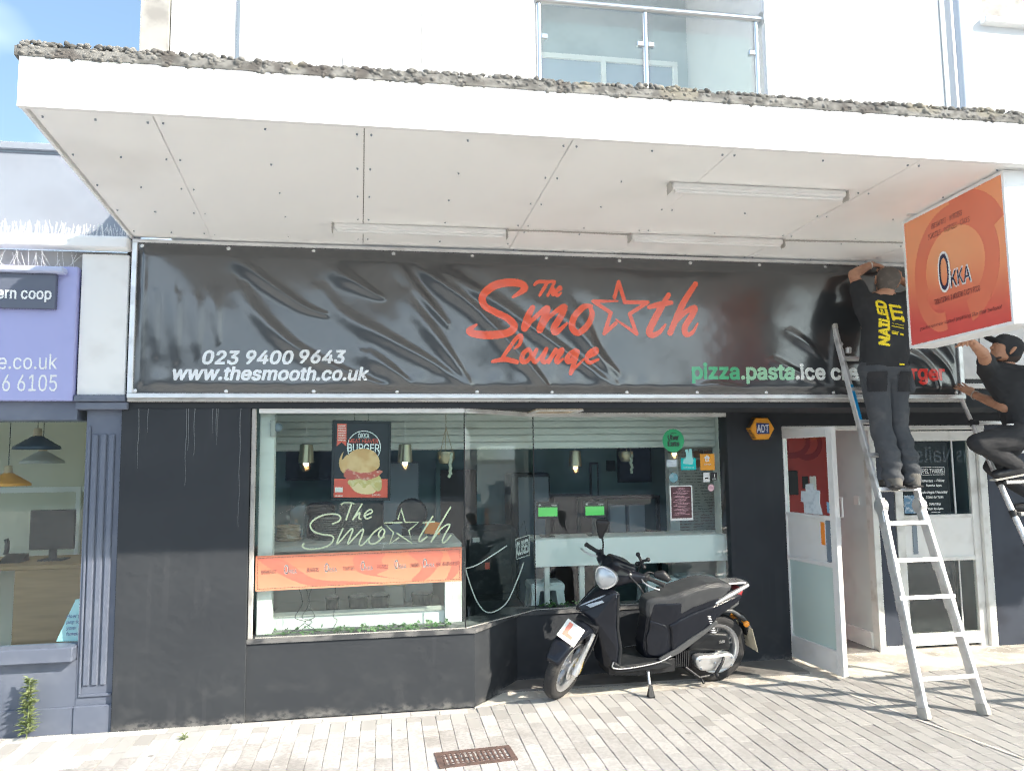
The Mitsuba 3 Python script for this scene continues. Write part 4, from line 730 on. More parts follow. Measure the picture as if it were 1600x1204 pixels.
k = thing('orange_card', 'orange card leaning on the counter behind the neon letter t', 'card'); add(k+'__card', place(bx(0, .13, 0, .105, 0, .006), (.335, .85, 1.19), (1, 0, -.12), (.15, .25, 1)), 'm_orange'); add(k+'__foot', bx(.36, .44, .86, .9, 1.165, 1.19), 'm_dark')
k = thing('fridge', 'tall grey fridge against the dark back wall', 'fridge'); add(k+'__body', bx(-.02, .36, 2.35, 2.70, .02, 1.80, .01), 'm_slate'); add(k+'__door', bx(-.01, .35, 2.33, 2.349, .12, 1.78, .01), 'm_pipe'); add(k+'__handle', bx(.31, .325, 2.30, 2.33, .9, 1.3, .004), 'm_dark')
k = thing('wall_cabinet', 'dark overhead cabinet on the back wall', 'cabinet'); add(k+'__body', bx(-1.0, -.05, 2.3, 2.72, 1.62, 2.15), 'm_dark'); add(k+'__door', bx(-.98, -.52, 2.28, 2.299, 1.64, 2.13, .004), 'm_film'); add(k+'__door', bx(-.51, -.07, 2.28, 2.299, 1.64, 2.13, .004), 'm_film')
k = thing('dark_doorway', 'dark brown inner door beyond the angled pane', 'door'); add(k+'__leaf', bx(.60, 1.0, 2.66, 2.72, .02, 1.70), mat('m_dkbrown', (.06, .04, .038), .5)); add(k+'__frame', cat(bx(.55, .60, 2.64, 2.72, .02, 1.75), bx(1.0, 1.05, 2.64, 2.72, .02, 1.75), bx(.55, 1.05, 2.64, 2.72, 1.75, 1.80)), 'm_teal')
k = thing('drinks_cabinet', 'tall dark cabinet with a paler glass door at the back', 'cabinet'); add(k+'__body', bx(1.32, 1.75, 2.3, 2.72, .02, 1.66, .02), 'm_dark'); add(k+'__door', bx(1.40, 1.73, 2.28, 2.299, .2, 1.62, .006), 'm_slate')
mat('m_seatcloth', dirt((.05, .06, .065), (.07, .08, .085), 20), .8)
k = thing('padded_seat', 'dark upholstered seat back beyond the angled pane', 'seat'); add(k+'__back', bx(.78, 1.30, 1.85, 2.05, .1, 1.16, .05), 'm_seatcloth'); add(k+'__cushion', bx(.78, 1.30, 1.4, 1.85, .1, .5, .05), 'm_seatcloth')
for i, (x0, x1, z0, z1, l) in enumerate(((2.63, 3.03, 1.53, 2.0, 'large dark picture on the back wall'), (2.30, 2.40, 1.2, 1.76, 'narrow dark framed mirror on the back wall'), (2.50, 2.60, 1.66, 1.78, 'smallest dark picture on the back wall'))):
    k = thing('wall_picture', l, 'picture'); add(k+'__frame', bx(x0, x1, 2.70, 2.73, z0, z1, .004), 'm_dark'); add(k+'__sheet', bx(x0+.02, x1-.02, 2.69, 2.699, z0+.02, z1-.02), 'm_teal' if i == 1 else 'm_film')
k = thing('shelf_rack', 'black metal rack standing behind the right window', 'rack')
for x in (2.02, 2.32, 2.90): add(k+'__upright', bx(x, x+.035, 2.2, 2.24, .02, 1.40), 'm_dark')
for z in (.98, 1.37): add(k+'__shelf', bx(2.02, 2.94, 2.2, 2.5, z, z+.03), 'm_dark')
add(k+'__cabinet', bx(1.78, 2.20, 2.26, 2.6, .02, 1.42, .004), 'm_dkbrown')
for x in (2.4, 2.62): add(k+'__box', bx(x, x+.18, 2.3, 2.48, 1.01, 1.3, .006), 'm_pipe')
bc = thing('bar_counter', 'long pale bar counter behind the right window', 'counter')
add(bc+'__front_board', bx(1.288, 3.20, .86, .885, .872, 1.105, .003), mat('m_bar', (.90, .91, .91), .4)); add(bc+'__top', bx(1.288, 3.20, .885, 1.28, 1.08, 1.11, .003), 'm_white')
for x in (1.385, 1.70, 3.06): add(bc+'__leg', bx(x, x+.045, .90, .945, .02, .875, .003), 'm_white')
mat('m_stool', dirt((.80, .84, .85), (.7, .74, .76), 6), .35)
for x, y, l in ((1.43, 1.13, 'nearest the angled pane'), (2.50, 1.13, 'behind the scooter handlebars'), (2.87, 1.15, 'nearest the black pillar')):
    k = thing('bar_stool', 'pale metal bar stool under the counter, '+l, 'stool')
    add(k+'__seat', bx(x-.15, x+.15, y-.15, y+.15, .69, .715, .02), 'm_stool'); add(k+'__apron', cat(*[bx(x-.15, x+.15, y+s*.145-.004, y+s*.145+.004, .65, .695) for s in (-1, 1)], *[bx(x+s*.145-.004, x+s*.145+.004, y-.15, y+.15, .65, .695) for s in (-1, 1)]), 'm_stool')
    for sx in (-1, 1):
        for sy in (-1, 1):
            t_, b_ = V(x+sx*.14, y+sy*.14, .69), V(x+sx*.20, y+sy*.20, .02)
            add(k+'__leg', hullp([p+V(-sx*a, -sy*b, 0) for p, w in ((t_, .075), (b_, .045)) for a, b in ((0, 0), (w, 0), (0, w))]), 'm_stool')
    add(k+'__footrest', cat(bx(x-.18, x+.18, y-.185, y-.175, .25, .275), bx(x-.18, x+.18, y+.175, y+.185, .25, .275)), 'm_stool')
k = thing('towel_rail', 'steel rail above the stool nearest the black pillar', 'rail'); add(k+'__bar', cat(*[tube(crom([(2.82, 1.5, z-.03), (2.86, 1.48, z), (3.2, 1.48, z), (3.24, 1.5, z-.03)]), .008, 6) for z in (.80, .86)]), 'm_steel', True)
mat('m_screen', (.02, .02, .02), .2); scene['e_screen'] = {'type': 'principled', 'base_color': C(.1, .5, .1)}
for x, l in ((1.36, 'left'), (1.795, 'right')):
    k = thing('order_tablet', f'dark order tablet with a lit green screen, {l} of the two in the right window', 'tablet')
    add(k+'__case', bx(x-.012, x+.19, 1.02, 1.04, 1.275, 1.425, .004), 'm_screen'); kk = add(k+'__display', bx(x, x+.175, 1.016, 1.0195, 1.295, 1.375), None); scene[kk].update(bsdf={'type': 'ref', 'id': 'e_screen'}, emitter={'type': 'area', 'radiance': C(.006, .042, .008)})
    add(k+'__stand', cat(bx(x+.07, x+.11, 1.041, 1.06, 1.115, 1.28), bx(x+.03, x+.15, 1.02, 1.12, 1.11, 1.12)), 'm_screen'); add(k+'__status_bar', cat(bx(x+.005, x+.02, 1.0155, 1.0185, 1.388, 1.403), bx(x+.12, x+.17, 1.0155, 1.0185, 1.388, 1.395)), 'm_paper')
k = thing('closed_sign', 'small dark sign reading closed, hanging tilted in the angled pane', 'sign')
gd = V(.645, .57)/np.linalg.norm(V(.645, .57)); so_ = V(1.055, .475, .99); su = (*(gd*1), .10)
add(k+'__board', place(bx(0, .19, 0, .175, 0, .006, .002), so_, su, (-.03, -.02, 1)), 'm_post')
add(k+'__border', place(ext(shapely.box(.004, .004, .186, .171).difference(shapely.box(.009, .009, .181, .166)), .0006), so_+V(.005, -.0055, 0), su, (-.03, -.02, 1)), 'm_lettering')
add(k+'__lettering', place(text('CLOSED', .105, .155, bold=True, depth=.0006), so_+V(.018, .006, .036), su, (-.03, -.02, 1)), 'm_lettering')
tp = so_+V(.09, .07, .31); add(k+'__string', cat(tube([so_+V(.01, .01, .178), tp], .0018, 4), tube([so_+V(.12, .12, .19), tp], .0018, 4)), 'm_dark')
k = thing('power_cable', 'white cable drooping in a loop behind the angled pane', 'cable'); add(k+'__flex', tube(crom([(.592, .30, 1.12), (.66, .36, .86), (.745, .42, .66), (.84, .46, .555+.03), (.98, .52, .64), (1.08, .58, .80), (1.15, .62, .95)]), .005, 7), 'm_white', True)
k = thing('power_cable', 'white cable running up towards the closed sign', 'cable'); add(k+'__flex', tube(crom([(.592, .30, .955), (.72, .38, .972), (.85, .45, 1.03), (.99, .50, 1.105)]), .005, 7), 'm_white', True)
k = thing('paper_note', 'small white paper note on the seat back beyond the angled pane', 'note'); add(k+'__sheet', place(bx(0, .07, 0, .045, 0, .002), (.86, 1.84, 1.0), (1, 0, 0), (0, 0, 1)), 'm_paper')
k = thing('paper_note', 'small red note low behind the angled pane', 'note'); add(k+'__sheet', place(bx(0, .045, 0, .06, 0, .002), (.92, 1.38, .80), (1, 0, 0), (0, 0, 1)), 'm_pred')
# stickers on the right pane
pd = V(3.03-1.245, .725-.62); pdl = np.linalg.norm(pd); pd /= pdl
def sticker_at(x, z): return (x, .62+(x-1.245)*.105/1.785-.002, z)
def stick(m, x, z, l=0.0):
    m = m.copy(); m.vertices[:, 2] += l; return place(m, sticker_at(x, z), (*pd, 0), (0, 0, 1))
def disc(r): return ext(Point(0, 0).buffer(r, 24), .0006)
def card(w, h): return ext(shapely.box(0, 0, w, h), .0006)
mat('m_sgreen', (.03, .42, .17), .4); mat('m_steal', (.0, .55, .53), .4); mat('m_stealp', (.35, .72, .70), .4); mat('m_pink', (.72, .42, .48), .4); mat('m_badge', dirt((.15, .35, .42), (.6, .65, .65), 60), .4); mat('m_menu', dirt((.09, .035, .045), (.13, .06, .065), 20), .4)
k = thing('green_sticker', 'round green delivery sticker at the top of the right pane', 'sticker'); add(k+'__disc', stick(disc(.103), 2.525, 1.955), 'm_sgreen')
add(k+'__lettering', cat(*[stick(heavy(text(s, .042, w, bold=True, depth=.0004), .0014), 2.525-w/2, z, .0012) for s, w, z in (('Uber', .105, 1.962), ('Eats', .11, 1.908))], stick(text('ORDER ON', .011, .06, depth=.0004), 2.495, 2.015, .0012)), 'm_ink')
k = thing('teal_sticker', 'teal delivery sticker with a pale animal head shape', 'sticker'); add(k+'__card', stick(card(.145, .105), 2.59, 1.695), 'm_steal')
kan = [(.03, .055), (.035, .085), (.055, .095), (.062, .135), (.052, .17), (.07, .175), (.085, .125), (.09, .18), (.108, .178), (.112, .11), (.122, .085), (.115, .05), (.095, .045)]
add(k+'__emblem', stick(ext(Polygon(kan).buffer(.004), .0005), 2.585, 1.70, .001), 'm_stealp'); add(k+'__lettering', stick(text('deliveroo', .018, .1, bold=True, depth=.0004), 2.615, 1.71, .0014), 'm_stealp')
k = thing('orange_sticker', 'square orange delivery sticker with a white house mark', 'sticker'); add(k+'__card', stick(card(.14, .145), 2.775, 1.69), 'm_alarm')
hm = unary_union([shapely.box(.05, .065, .058, .10), shapely.box(.064, .065, .072, .10), shapely.box(.078, .065, .086, .10), Polygon([(.035, .098), (.068, .125), (.10, .098)]), shapely.box(.045, .094, .092, .1)])
add(k+'__emblem', stick(ext(hm, .0005), 2.775, 1.70, .001), 'm_paper'); add(k+'__lettering', stick(text('JUST EAT', .013, .075, depth=.0004), 2.808, 1.735, .001), 'm_paper')
k = thing('small_sticker', 'small pale blue rectangular sticker left of the teal one', 'sticker'); add(k+'__card', stick(card(.095, .062), 2.455, 1.725), 'm_papers'); add(k+'__print', stick(cat(*[bx(.012, .075-.01*(i % 2), .012+.014*i, .017+.014*i, 0, .0004) for i in range(3)]), 2.455, 1.725, .001), 'm_pipe')
k = thing('round_sticker', 'round blue and white badge below the pale sticker', 'sticker'); add(k+'__disc', stick(disc(.047), 2.515, 1.63), 'm_dark'); add(k+'__badge', stick(disc(.042), 2.515, 1.63, .001), 'm_badge')
k = thing('small_sticker', 'small white upright sticker under the orange one', 'sticker'); add(k+'__card', stick(card(.062, .085), 2.80, 1.585), 'm_paper'); add(k+'__print', stick(bx(.015, .048, .03, .04, 0, .0005), 2.80, 1.585, .001), 'm_ink')
k = thing('small_sticker', 'small black square sticker beside the white one', 'sticker'); add(k+'__card', stick(card(.06, .068), 2.875, 1.60), 'm_dark'); add(k+'__print', stick(cat(bx(.01, .05, .012, .016, 0, .0005), Polygon and ext([(.028, .028), (.033, .058), (.038, .058), (.04, .05), (.034, .028)], .0005)), 2.875, 1.60, .001), 'm_paper')
k = thing('pink_sticker', 'small round pink sticker at the right edge of the pane', 'sticker'); add(k+'__disc', stick(disc(.031), 2.872, 1.535), 'm_pink'); add(k+'__ring', stick(ext(Point(0, 0).buffer(.024).difference(Point(0, 0).buffer(.022)), .0005), 2.872, 1.535, .001), 'm_paper')
k = thing('menu_sheet', 'dark maroon menu sheet with a white border taped to the right pane', 'menu'); add(k+'__sheet', stick(card(.215, .305), 2.475, 1.255), 'm_paper'); add(k+'__panel', stick(ext(shapely.box(.012, .02, .203, .295), .0005), 2.475, 1.255, .001), 'm_menu')
rows = [stick(bx(.03+.02*(i % 3), .185-.03*((i*7) % 4)/2, .05+.0125*i, .0535+.0125*i, 0, .0004), 2.475, 1.255, .002) for i in range(17)]+[stick(text('MENU', .02, .06, depth=.0004), 2.475+.078, 1.255+.265, .002)]
add(k+'__print', cat(*rows), 'm_pink', kind='stuff')
k = thing('ivy_garland', 'green artificial ivy lying along the window sill', 'ivy'); lv = []
leaf_m = trimesh.Trimesh([(0, 0, 0), (.35, .5, .08), (1, .25, 0), (.6, 0, -.06), (1, -.25, 0), (.35, -.5, .08)], [[0, 1, 2], [0, 2, 3], [0, 3, 4], [0, 4, 5]])
for i in range(240):
    if i < 190: c = V(_r.choice([_r.uniform(-.35, .5), _r.uniform(-.8, .5)]), _r.uniform(.075, .17), .565+abs(_r.normal(0, .018)))
    else: c = V(_r.uniform(1.3, 1.7), .70+_r.uniform(0, .05), .565+abs(_r.normal(0, .015)))
    M = trimesh.transformations.euler_matrix(*_r.uniform(-1, 1, 2), _r.uniform(0, 6.28)); g = leaf_m.copy(); g.apply_scale(_r.uniform(.018, .036)); g.apply_transform(M); g.apply_translation(c); lv.append(g)
add(k+'__leaves', cat(*lv), mat('m_ivy', dirt((.07, .16, .05), (.22, .32, .16), 40), .5), kind='stuff'); add(k+'__stem', tube(crom([(-.85, .12, .567), (-.4, .13, .575), (0, .11, .568), (.5, .13, .575)]), .003, 5), 'm_ivy')
k = thing('hanging_wires', 'thin dark wires dangling below the orange window strip', 'wires'); add(k+'__wires', cat(*[tube(crom([(x, .12, .90), (x+.03*s, .13, .78), (x-.02*s, .12, .68), (x+.05*s, .13, .64), (x-.06*s, .12, .57)]), .0025, 4) for x, s in ((-.62, 1), (-.52, -1), (-.57, 1), (-.36, .4))]), 'm_dark')
# weeds at the foot of the left shop
mat('m_weed', dirt((.17, .22, .09), (.30, .34, .18), 30), .6)
def weed(x, y, h, l, n=26, big=1.0):
    k = thing('weed', l, 'plant'); add(k+'__stem', tube(crom([(x, y, -.01), (x+.01, y-.01, h*.5), (x+.005, y-.005, h)]), [.004]*12+[.002], 5), 'm_weed'); q = []
    for i in range(int(n*3*big)):
        t = _r.uniform(.08, 1.02); a = _r.uniform(0, 6.28); L = _r.uniform(.025, .055)*(1.15-.45*t)*(.7+.5*big)
        d = V(math.cos(a), math.sin(a), _r.uniform(.1, .9)); d /= np.linalg.norm(d); s = np.cross(d, [0, 0, 1]); s /= np.linalg.norm(s); b = V(x+.006, y-.005, h*t)
        q.append(trimesh.Trimesh([b, b+d*L*.5+s*.005*(.5+.7*big), b+d*L-V(0, 0, .012), b+d*L*.5-s*.005*(.5+.7*big)], [[0, 1, 2], [0, 2, 3]], process=False))
    add(k+'__leaves', cat(*q), 'm_weed', kind='stuff')
weed(-2.34, -.045, .38, 'taller green weed growing at the foot of the navy stall riser', 42, 2.0); weed(-2.60, -.07, .24, 'shorter green weed cut off by the left edge', 30, 1.8)
for i in range(1): weed((-1.3, -.3, .0)[i], (-.26, -.03, -.32)[i], .025, ('tiny weed in the paving in front of the black pillar', 'tiny weed at the foot of the black stall wall', 'tiny weed in the paving below the window')[i], 6)

# ================================================================ scooter: local frame s forward, l to its left, h up along the lean
SR, SF = V(2.674, .291, 0), V(1.328, .122, 0)
se = (SF-SR)/np.linalg.norm(SF-SR); sl_ = V(-se[1], se[0], 0); la_ = math.radians(7)
su_ = sl_*math.sin(la_)+V(0, 0, 1)*math.cos(la_); slat = sl_*math.cos(la_)-V(0, 0, 1)*math.sin(la_)
SAX, sad = V(1.235, 0, .30), V(-.44, 0, .90)/np.linalg.norm(V(-.44, 0, .90)); STEER = math.radians(42)
def steer(v):
    p = v-SAX; c, s = math.cos(STEER), math.sin(STEER)
    return SAX+p*c+np.cross(sad, p)*s+np.outer(p@sad, sad)*(1-c)
def sw_(m, front=False):
    m = m.copy(); v = m.vertices.copy()
    if front: v = steer(v)
    m.vertices = SR+v[:, :1]*se+v[:, 1:2]*slat+v[:, 2:3]*su_+V(0, 0, .004); return m
def puff(poly, w, r, taper=None, edge=.025, it=10):
    parts = []; N = 4; poly = np.array(shapely.geometry.polygon.orient(Polygon(poly)).exterior.coords)[:-1]
    for k in range(N):
        t = (k+.5)/N; inset = r*(1-math.sqrt(1-t*t)); hw = w-r+r*t
        cs = m3.CrossSection([np.array(poly, float)]).offset(-inset, m3.JoinType.Round)
        parts.append(cs.extrude(2*hw).translate([0, 0, -hw]))
    m = tm(m3.Manifold.batch_boolean(parts, m3.OpType.Add).refine_to_length(edge)); m.merge_vertices()
    trimesh.smoothing.filter_taubin(m, lamb=.5, nu=.53, iterations=it)
    v = m.vertices; v = np.column_stack([v[:, 0], -v[:, 2], v[:, 1]])
    if taper: v[:, 1] *= taper(v[:, 0], v[:, 2])
    return trimesh.Trimesh(v, m.faces, process=False)
scn = thing('scooter', 'black motor scooter leaning on its side stand in front of the shop window', 'scooter')
mat('m_gloss', (.008, .010, .016), .2, spec=.28, clearcoat=.35, clearcoat_gloss=.93)
mat('m_satin', dirt((.016, .018, .021), (.026, .028, .031), 14), .42, spec=.25)
mat('m_seat', dirt((.040, .043, .048), (.056, .058, .062), 9), .5, bump=(lambda p, n, uv: fbm(p.x*160, p.y*160, p.z*160, 2), .0012), eps=1e-3)
mat('m_trim', (.095, .10, .105), .4, .3)
mat('m_silver', dirt((.80, .81, .82), (.58, .59, .60), 20), .35, .85)
mat('m_rim', (.50, .51, .53), .3, .8)
mat('m_gold', (.72, .52, .08), .35, .6)
mat('m_lens', (.50, .53, .56), .2, .65, clearcoat=1.0, bump=(lambda p, n, uv: smoothstep(.0, .35, voronoi(p.x*38, p.z*22)[0]), .0012), eps=1e-3)
mat('m_lens2', (.34, .36, .38), .2, .5, clearcoat=.8)
mat('m_amber', (.85, .30, .02), .25, clearcoat=1.0)
mat('m_tail', (.34, .03, .035), .25, clearcoat=1.0)
mat('m_plate', (.58, .53, .40), .4)
mat('m_tyre', dirt((.028, .028, .03), (.055, .053, .05), 18), .8)
def wheel(base, c, R, wt, front):
    tyre = lathe([(R-.082, -wt*.40), (R-.05, -wt*.5), (R-.022, -wt*.47), (R-.006, -wt*.30), (R, 0), (R-.006, wt*.30), (R-.022, wt*.47), (R-.05, wt*.5), (R-.082, wt*.40)], 56, c, (0, 1, 0))
    k = add(base, sw_(tyre, front), 'm_tyre', 50)
    gr = []
    for i in range(44):
        a = 2*math.pi*i/44
        for s in (-1, 1):
            d = V(math.cos(a), 0, math.sin(a)); t = V(-math.sin(a), 0, math.cos(a))
            P = [d*(R+.0015-.012*abs(f)/.45)+t*(q+.018*f*s)+V(0, s*wt*f, 0) for f in (.06, .42) for q in (-.0022, .0022)]+[d*(R-.012-.02*abs(f))+t*(q+.018*f*s)+V(0, s*wt*f, 0) for f in (.06, .42) for q in (-.0022, .0022)]
            gr.append(hullp(P))
    g = cat(*gr); g.apply_translation(c); add(k+'__tread', sw_(g, front), 'm_dark', kind='stuff')
    rim = lathe([(R-.088, -wt*.44), (R-.074, -wt*.45), (R-.072, -wt*.38), (R-.100, -wt*.25), (R-.104, 0), (R-.100, wt*.25), (R-.072, wt*.38), (R-.074, wt*.45), (R-.088, wt*.44), (R-.112, wt*.24), (R-.116, 0), (R-.112, -wt*.24), (R-.088, -wt*.44)], 56, c, (0, 1, 0))
    add(k+'__rim', sw_(rim, front), 'm_rim', 40)
    sp = [lathe([(0, -.05), (.04, -.05), (.045, -.03), (.045, .03), (.04, .05), (0, .05)], 20, c, (0, 1, 0))]
    for i in range(5):
        a = 2*math.pi*i/5+.3
        for da in (-.13, .13):
            d0, d1 = V(math.cos(a), 0, math.sin(a)), V(math.cos(a+da), 0, math.sin(a+da)); t = V(-math.sin(a), 0, math.cos(a))
            sp.append(hullp([V(*c)+d0*.03+t*q+V(0, y, 0) for q in (-.008, .008) for y in (-.016, .016)]+[V(*c)+d1*(R-.11)+t*q+V(0, y, 0) for q in (-.0055, .0055) for y in (-.011, .011)]))
    add(k+'__spokes', sw_(cat(*sp), front), 'm_rim'); return k
FW, RW = (1.345, 0, .268), (.03, 0, .272)
wheel(scn+'__wheel', FW, .268, .088, True); wheel(scn+'__wheel', RW, .272, .105, False)
# front end, steered
def sf(name, m, mt, sm=False, **k): return add(scn+'__'+name, sw_(m, True), mt, sm, **k)
REMAP = {'rear_body', 'side_panel', 'battery_cover', 'seat', 'grab_rail', 'grab_rail__slots', 'tail_light', 'tail_fairing', 'frame_cover'}
def sb_(name, m, mt, sm=False, **k):
    if name in REMAP: # rear bodywork sits lower and further back
        m = m.copy(); v = m.vertices.copy(); h = v[:, 2].copy()
        v[:, 0] -= .075*np.clip((h-.22)/.30, 0, 1); v[:, 2] -= .062*np.clip((h-.28)/.40, 0, 1); m.vertices = v
    return add(scn+'__'+name, sw_(m, False), mt, sm, **k)
fd = []
arcp = [V(FW[0]+.305*math.cos(math.radians(a)), 0, FW[2]+.305*math.sin(math.radians(a))) for a in (33, 55, 80, 105, 130, 150)]
for i in range(5):
    wd = (.035, .052, .058, .058, .05, .03)
    fd.append(hs([(arcp[i]+V(0, s*wd[i], 0), .026) for s in (-1, 1)]+[(arcp[i+1]+V(0, s*wd[i+1], 0), .026) for s in (-1, 1)]+[(arcp[i]*.985+V(.01, 0, .02), .03)], 14))
for s in (-1, 1): fd.append(hs([(arcp[3]+V(0, s*.06, -.02), .022), (arcp[4]+V(0, s*.06, -.05), .022), (V(1.235, s*.075, .44), .028), (V(1.20, s*.07, .52), .02)], 14))
fend = blob(fd, .018, 8)
sf('front_fender', fend, 'm_gloss', True)
pc = V(FW[0]+.345*math.cos(math.radians(72)), .01, FW[2]+.355*math.sin(math.radians(72)))
pn = V(math.cos(math.radians(52)), .30, math.sin(math.radians(52))); pn /= np.linalg.norm(pn); pv = V(-math.sin(math.radians(52)), 0, math.cos(math.radians(52))); pv -= pn*(pv@pn); pv /= np.linalg.norm(pv); pu = np.cross(pv, pn)
def onplate(m): return place(m, pc, pu, pv, pn)
lp = sf('learner_plate', onplate(bx(-.076, .076, -.076, .076, 0, .004, .0015)), 'm_paper', label='white square plate with a red letter on the front fender')
sf('learner_plate__letter', onplate(place(ext([(-.05, .062), (-.016, .062), (-.016, -.018), (.03, -.018), (.03, -.046), (-.05, -.046)], .0012), (0, 0, .0042), (1, 0, 0), (0, 1, 0))), mat('m_lred', (.74, .26, .20), .5))
for s in (-1, 1): sf('fork_leg', cat(cyl((1.355, s*.085, .262), (1.225, s*.085, .545), .022, 14), cyl((1.37, s*.085, .245), (1.33, s*.085, .315), .028, 14)), 'm_silver', 40)
sf('fork_bridge', hullp([(1.20, s*.095, z) for s in (-1, 1) for z in (.53, .58)]+[(1.16, s*.095, z) for s in (-1, 1) for z in (.55, .6)]), 'm_dark')
sf('axle', cyl((FW[0], -.11, FW[2]), (FW[0], .11, FW[2]), .014, 12), 'm_silver', 40)
dsc = Point(0, 0).buffer(.092).difference(Point(0, 0).buffer(.062))
for i in range(12): dsc = dsc.difference(Point(.08*math.cos(i*.5236), .08*math.sin(i*.5236)).buffer(.007))
sf('brake_disc', place(ext(dsc, .004), (FW[0], .058, FW[2]), (1, 0, 0), (0, 0, 1)), 'm_silver')
sf('brake_caliper', blob([hs([((FW[0]-.07, .068, FW[2]-.055), .02), ((FW[0]-.085, .068, FW[2]+.035), .02)]), hs([((FW[0]-.045, .066, FW[2]-.035), .016), ((FW[0]-.07, .07, FW[2]+.0), .02)])], .012, 3), 'm_gold', True)
sf('brake_hose', tube(crom([(1.26, .09, .29), (1.20, .10, .42), (1.14, .09, .6), (1.08, .06, .7)]), .006, 6), 'm_dark', True)
cw = [hs([((1.005, 0, .915), .088), ((.94, .0, .93), .10), ((.90, .10, .93), .05), ((.90, -.10, .93), .05)], 20), hs([((.94, 0, 1.0), .05), ((.86, .10, .985), .032), ((.86, -.10, .985), .032), ((.83, 0, .98), .04)], 18)]
for s in (-1, 1): cw.append(hs([((.90, s*.08, .93), .055), ((.835, s*.20, .955), .026), ((.85, s*.18, .93), .03)], 16))
cw.append(hs([((.95, 0, .90), .07), ((1.0, 0, .79), .05)], 16))
sf('handlebar_cowl', blob(cw, .018, 8), 'm_gloss', True)
hl = V(1.075, -.005, .925); hn = V(.92, 0, .16); hn /= np.linalg.norm(hn); hv = V(-.16, 0, .92)/np.linalg.norm(V(-.16, 0, .92)); hu = np.cross(hv, hn)
lens2 = blobp([(-.076, .03), (-.045, .066), (.05, .066), (.088, .02), (.055, -.045), (0, -.074), (-.055, -.042)], 6)
def onh(m, d=0.0): return place(m, hl+hn*d, hu, hv, hn)
k = sf('headlight', onh(ext(lens2.buffer(.010), .03), -.028), 'm_silver', 40)
lz = ext(lens2, .012); lz = trimesh.Trimesh(*trimesh.remesh.subdivide_to_size(lz.vertices, lz.faces, .015), process=True); q_ = np.hypot(lz.vertices[:, 0], lz.vertices[:, 1])/.09; lz.vertices[:, 2] *= np.where(lz.vertices[:, 2] > .006, np.clip(2.6-1.9*q_**2, .3, 3), 1)
sf('headlight__lens', onh(lz, .001), 'm_lens', True)
for s, nm_ in ((-1, 'right'), (1, 'left')):
    sf('handlebar', cyl((.84, s*.18, .95), (.80, s*.25, .955), .013, 10), 'm_dark', True)
    sf('grip', lathe([(0, 0), (.017, 0), (.018, .004), (.016, .02), (.0165, .11), (.020, .118), (.020, .128), (0, .13)], 16, (.806, s*.235, .953), (-.12, s, .005)), 'm_rubber', 40)
    sf('brake_lever', tube(crom([(.85, s*.19, .95), (.885, s*.23, .945), (.885, s*.30, .94), (.865, s*.36, .94)]), [.007]*18+[.006], 7), 'm_silver', True)
    sf('switch_pod', bx(.79, .845, s*.185, s*.235, .925, .985, .012), 'm_dark')
sf('mirror_stem', tube(crom([(.86, -.17, .97), (.865, -.18, 1.06), (.895, -.20, 1.15)]), .007, 8), 'm_dark', True)
sf('mirror', blob([hs([((.905, -.20, 1.14), .02), ((.92, -.24, 1.25), .026), ((.905, -.18, 1.27), .022)], 14)], .012, 3), 'm_dark', True)
sf('mirror_stem', tube(crom([(.84, .19, .97), (.80, .22, 1.0), (.76, .26, .985)]), .007, 8), 'm_dark', True)
sf('mirror', blob([hs([((.76, .27, .99), .028), ((.74, .35, .99), .028), ((.745, .31, 1.01), .03)], 14)], .012, 3), 'm_dark', True)
ph = V(.79, .06, .955)
sf('phone_holder', cat(cyl(ph+V(0, .06, -.02), ph+V(-.01, .07, .07), .011, 8), *[cyl(ph+V(-.012, .07, .085), ph+V(-.012+a, .07+b, .085+c), .011, 8) for a, b, c in ((.0, .045, .04), (0, -.045, .04), (0, .03, -.035), (0, -.03, -.035))], *[sph(ph+V(-.012, .07+b, .085+c), .018, 1) for b, c in ((.045, .04), (-.045, .04), (.03, -.035), (-.03, -.035))]), 'm_dark', True)
# front body and leg shield
nose = [hs([((1.215, 0, .675), .016), ((1.11, .085, .60), .03), ((1.11, -.085, .60), .03), ((.985, .125, .795), .025), ((.985, -.125, .795), .025), ((1.04, .03, .80), .03), ((1.04, -.03, .80), .03)], 16),
        hs([((1.11, .085, .60), .03), ((1.11, -.085, .60), .03), ((.985, .125, .795), .025), ((.985, -.125, .795), .025), ((.985, .12, .55), .022), ((.985, -.12, .55), .022)], 16),
        hs([((1.11, .085, .60), .03), ((1.11, -.085, .60), .03), ((.985, .12, .55), .022), ((.985, -.12, .55), .022), ((.965, .135, .40), .022), ((.965, -.135, .40), .022), ((1.04, .09, .40), .03), ((1.04, -.09, .40), .03)], 16),
        hs([((.965, .135, .40), .022), ((.965, -.135, .40), .022), ((1.04, .09, .40), .03), ((1.04, -.09, .40), .03), ((.97, .14, .24), .02), ((.97, -.14, .24), .02), ((1.02, .08, .25), .02), ((1.02, -.08, .25), .02)], 16)]
sb_('leg_shield', blob(nose, .02, 8), 'm_gloss', True)
inn = [hs([((.955, s*.12, .79), .016) for s in (-1, 1)]+[((.95, s*.12, .52), .016) for s in (-1, 1)], 12), hs([((.95, s*.12, .52), .016) for s in (-1, 1)]+[((.93, s*.14, .38), .016) for s in (-1, 1)], 12), hs([((.93, s*.14, .38), .016) for s in (-1, 1)]+[((.95, s*.16, .26), .018) for s in (-1, 1)], 12)]
sb_('inner_leg_shield', blob(inn, .03, 4), 'm_satin', True)
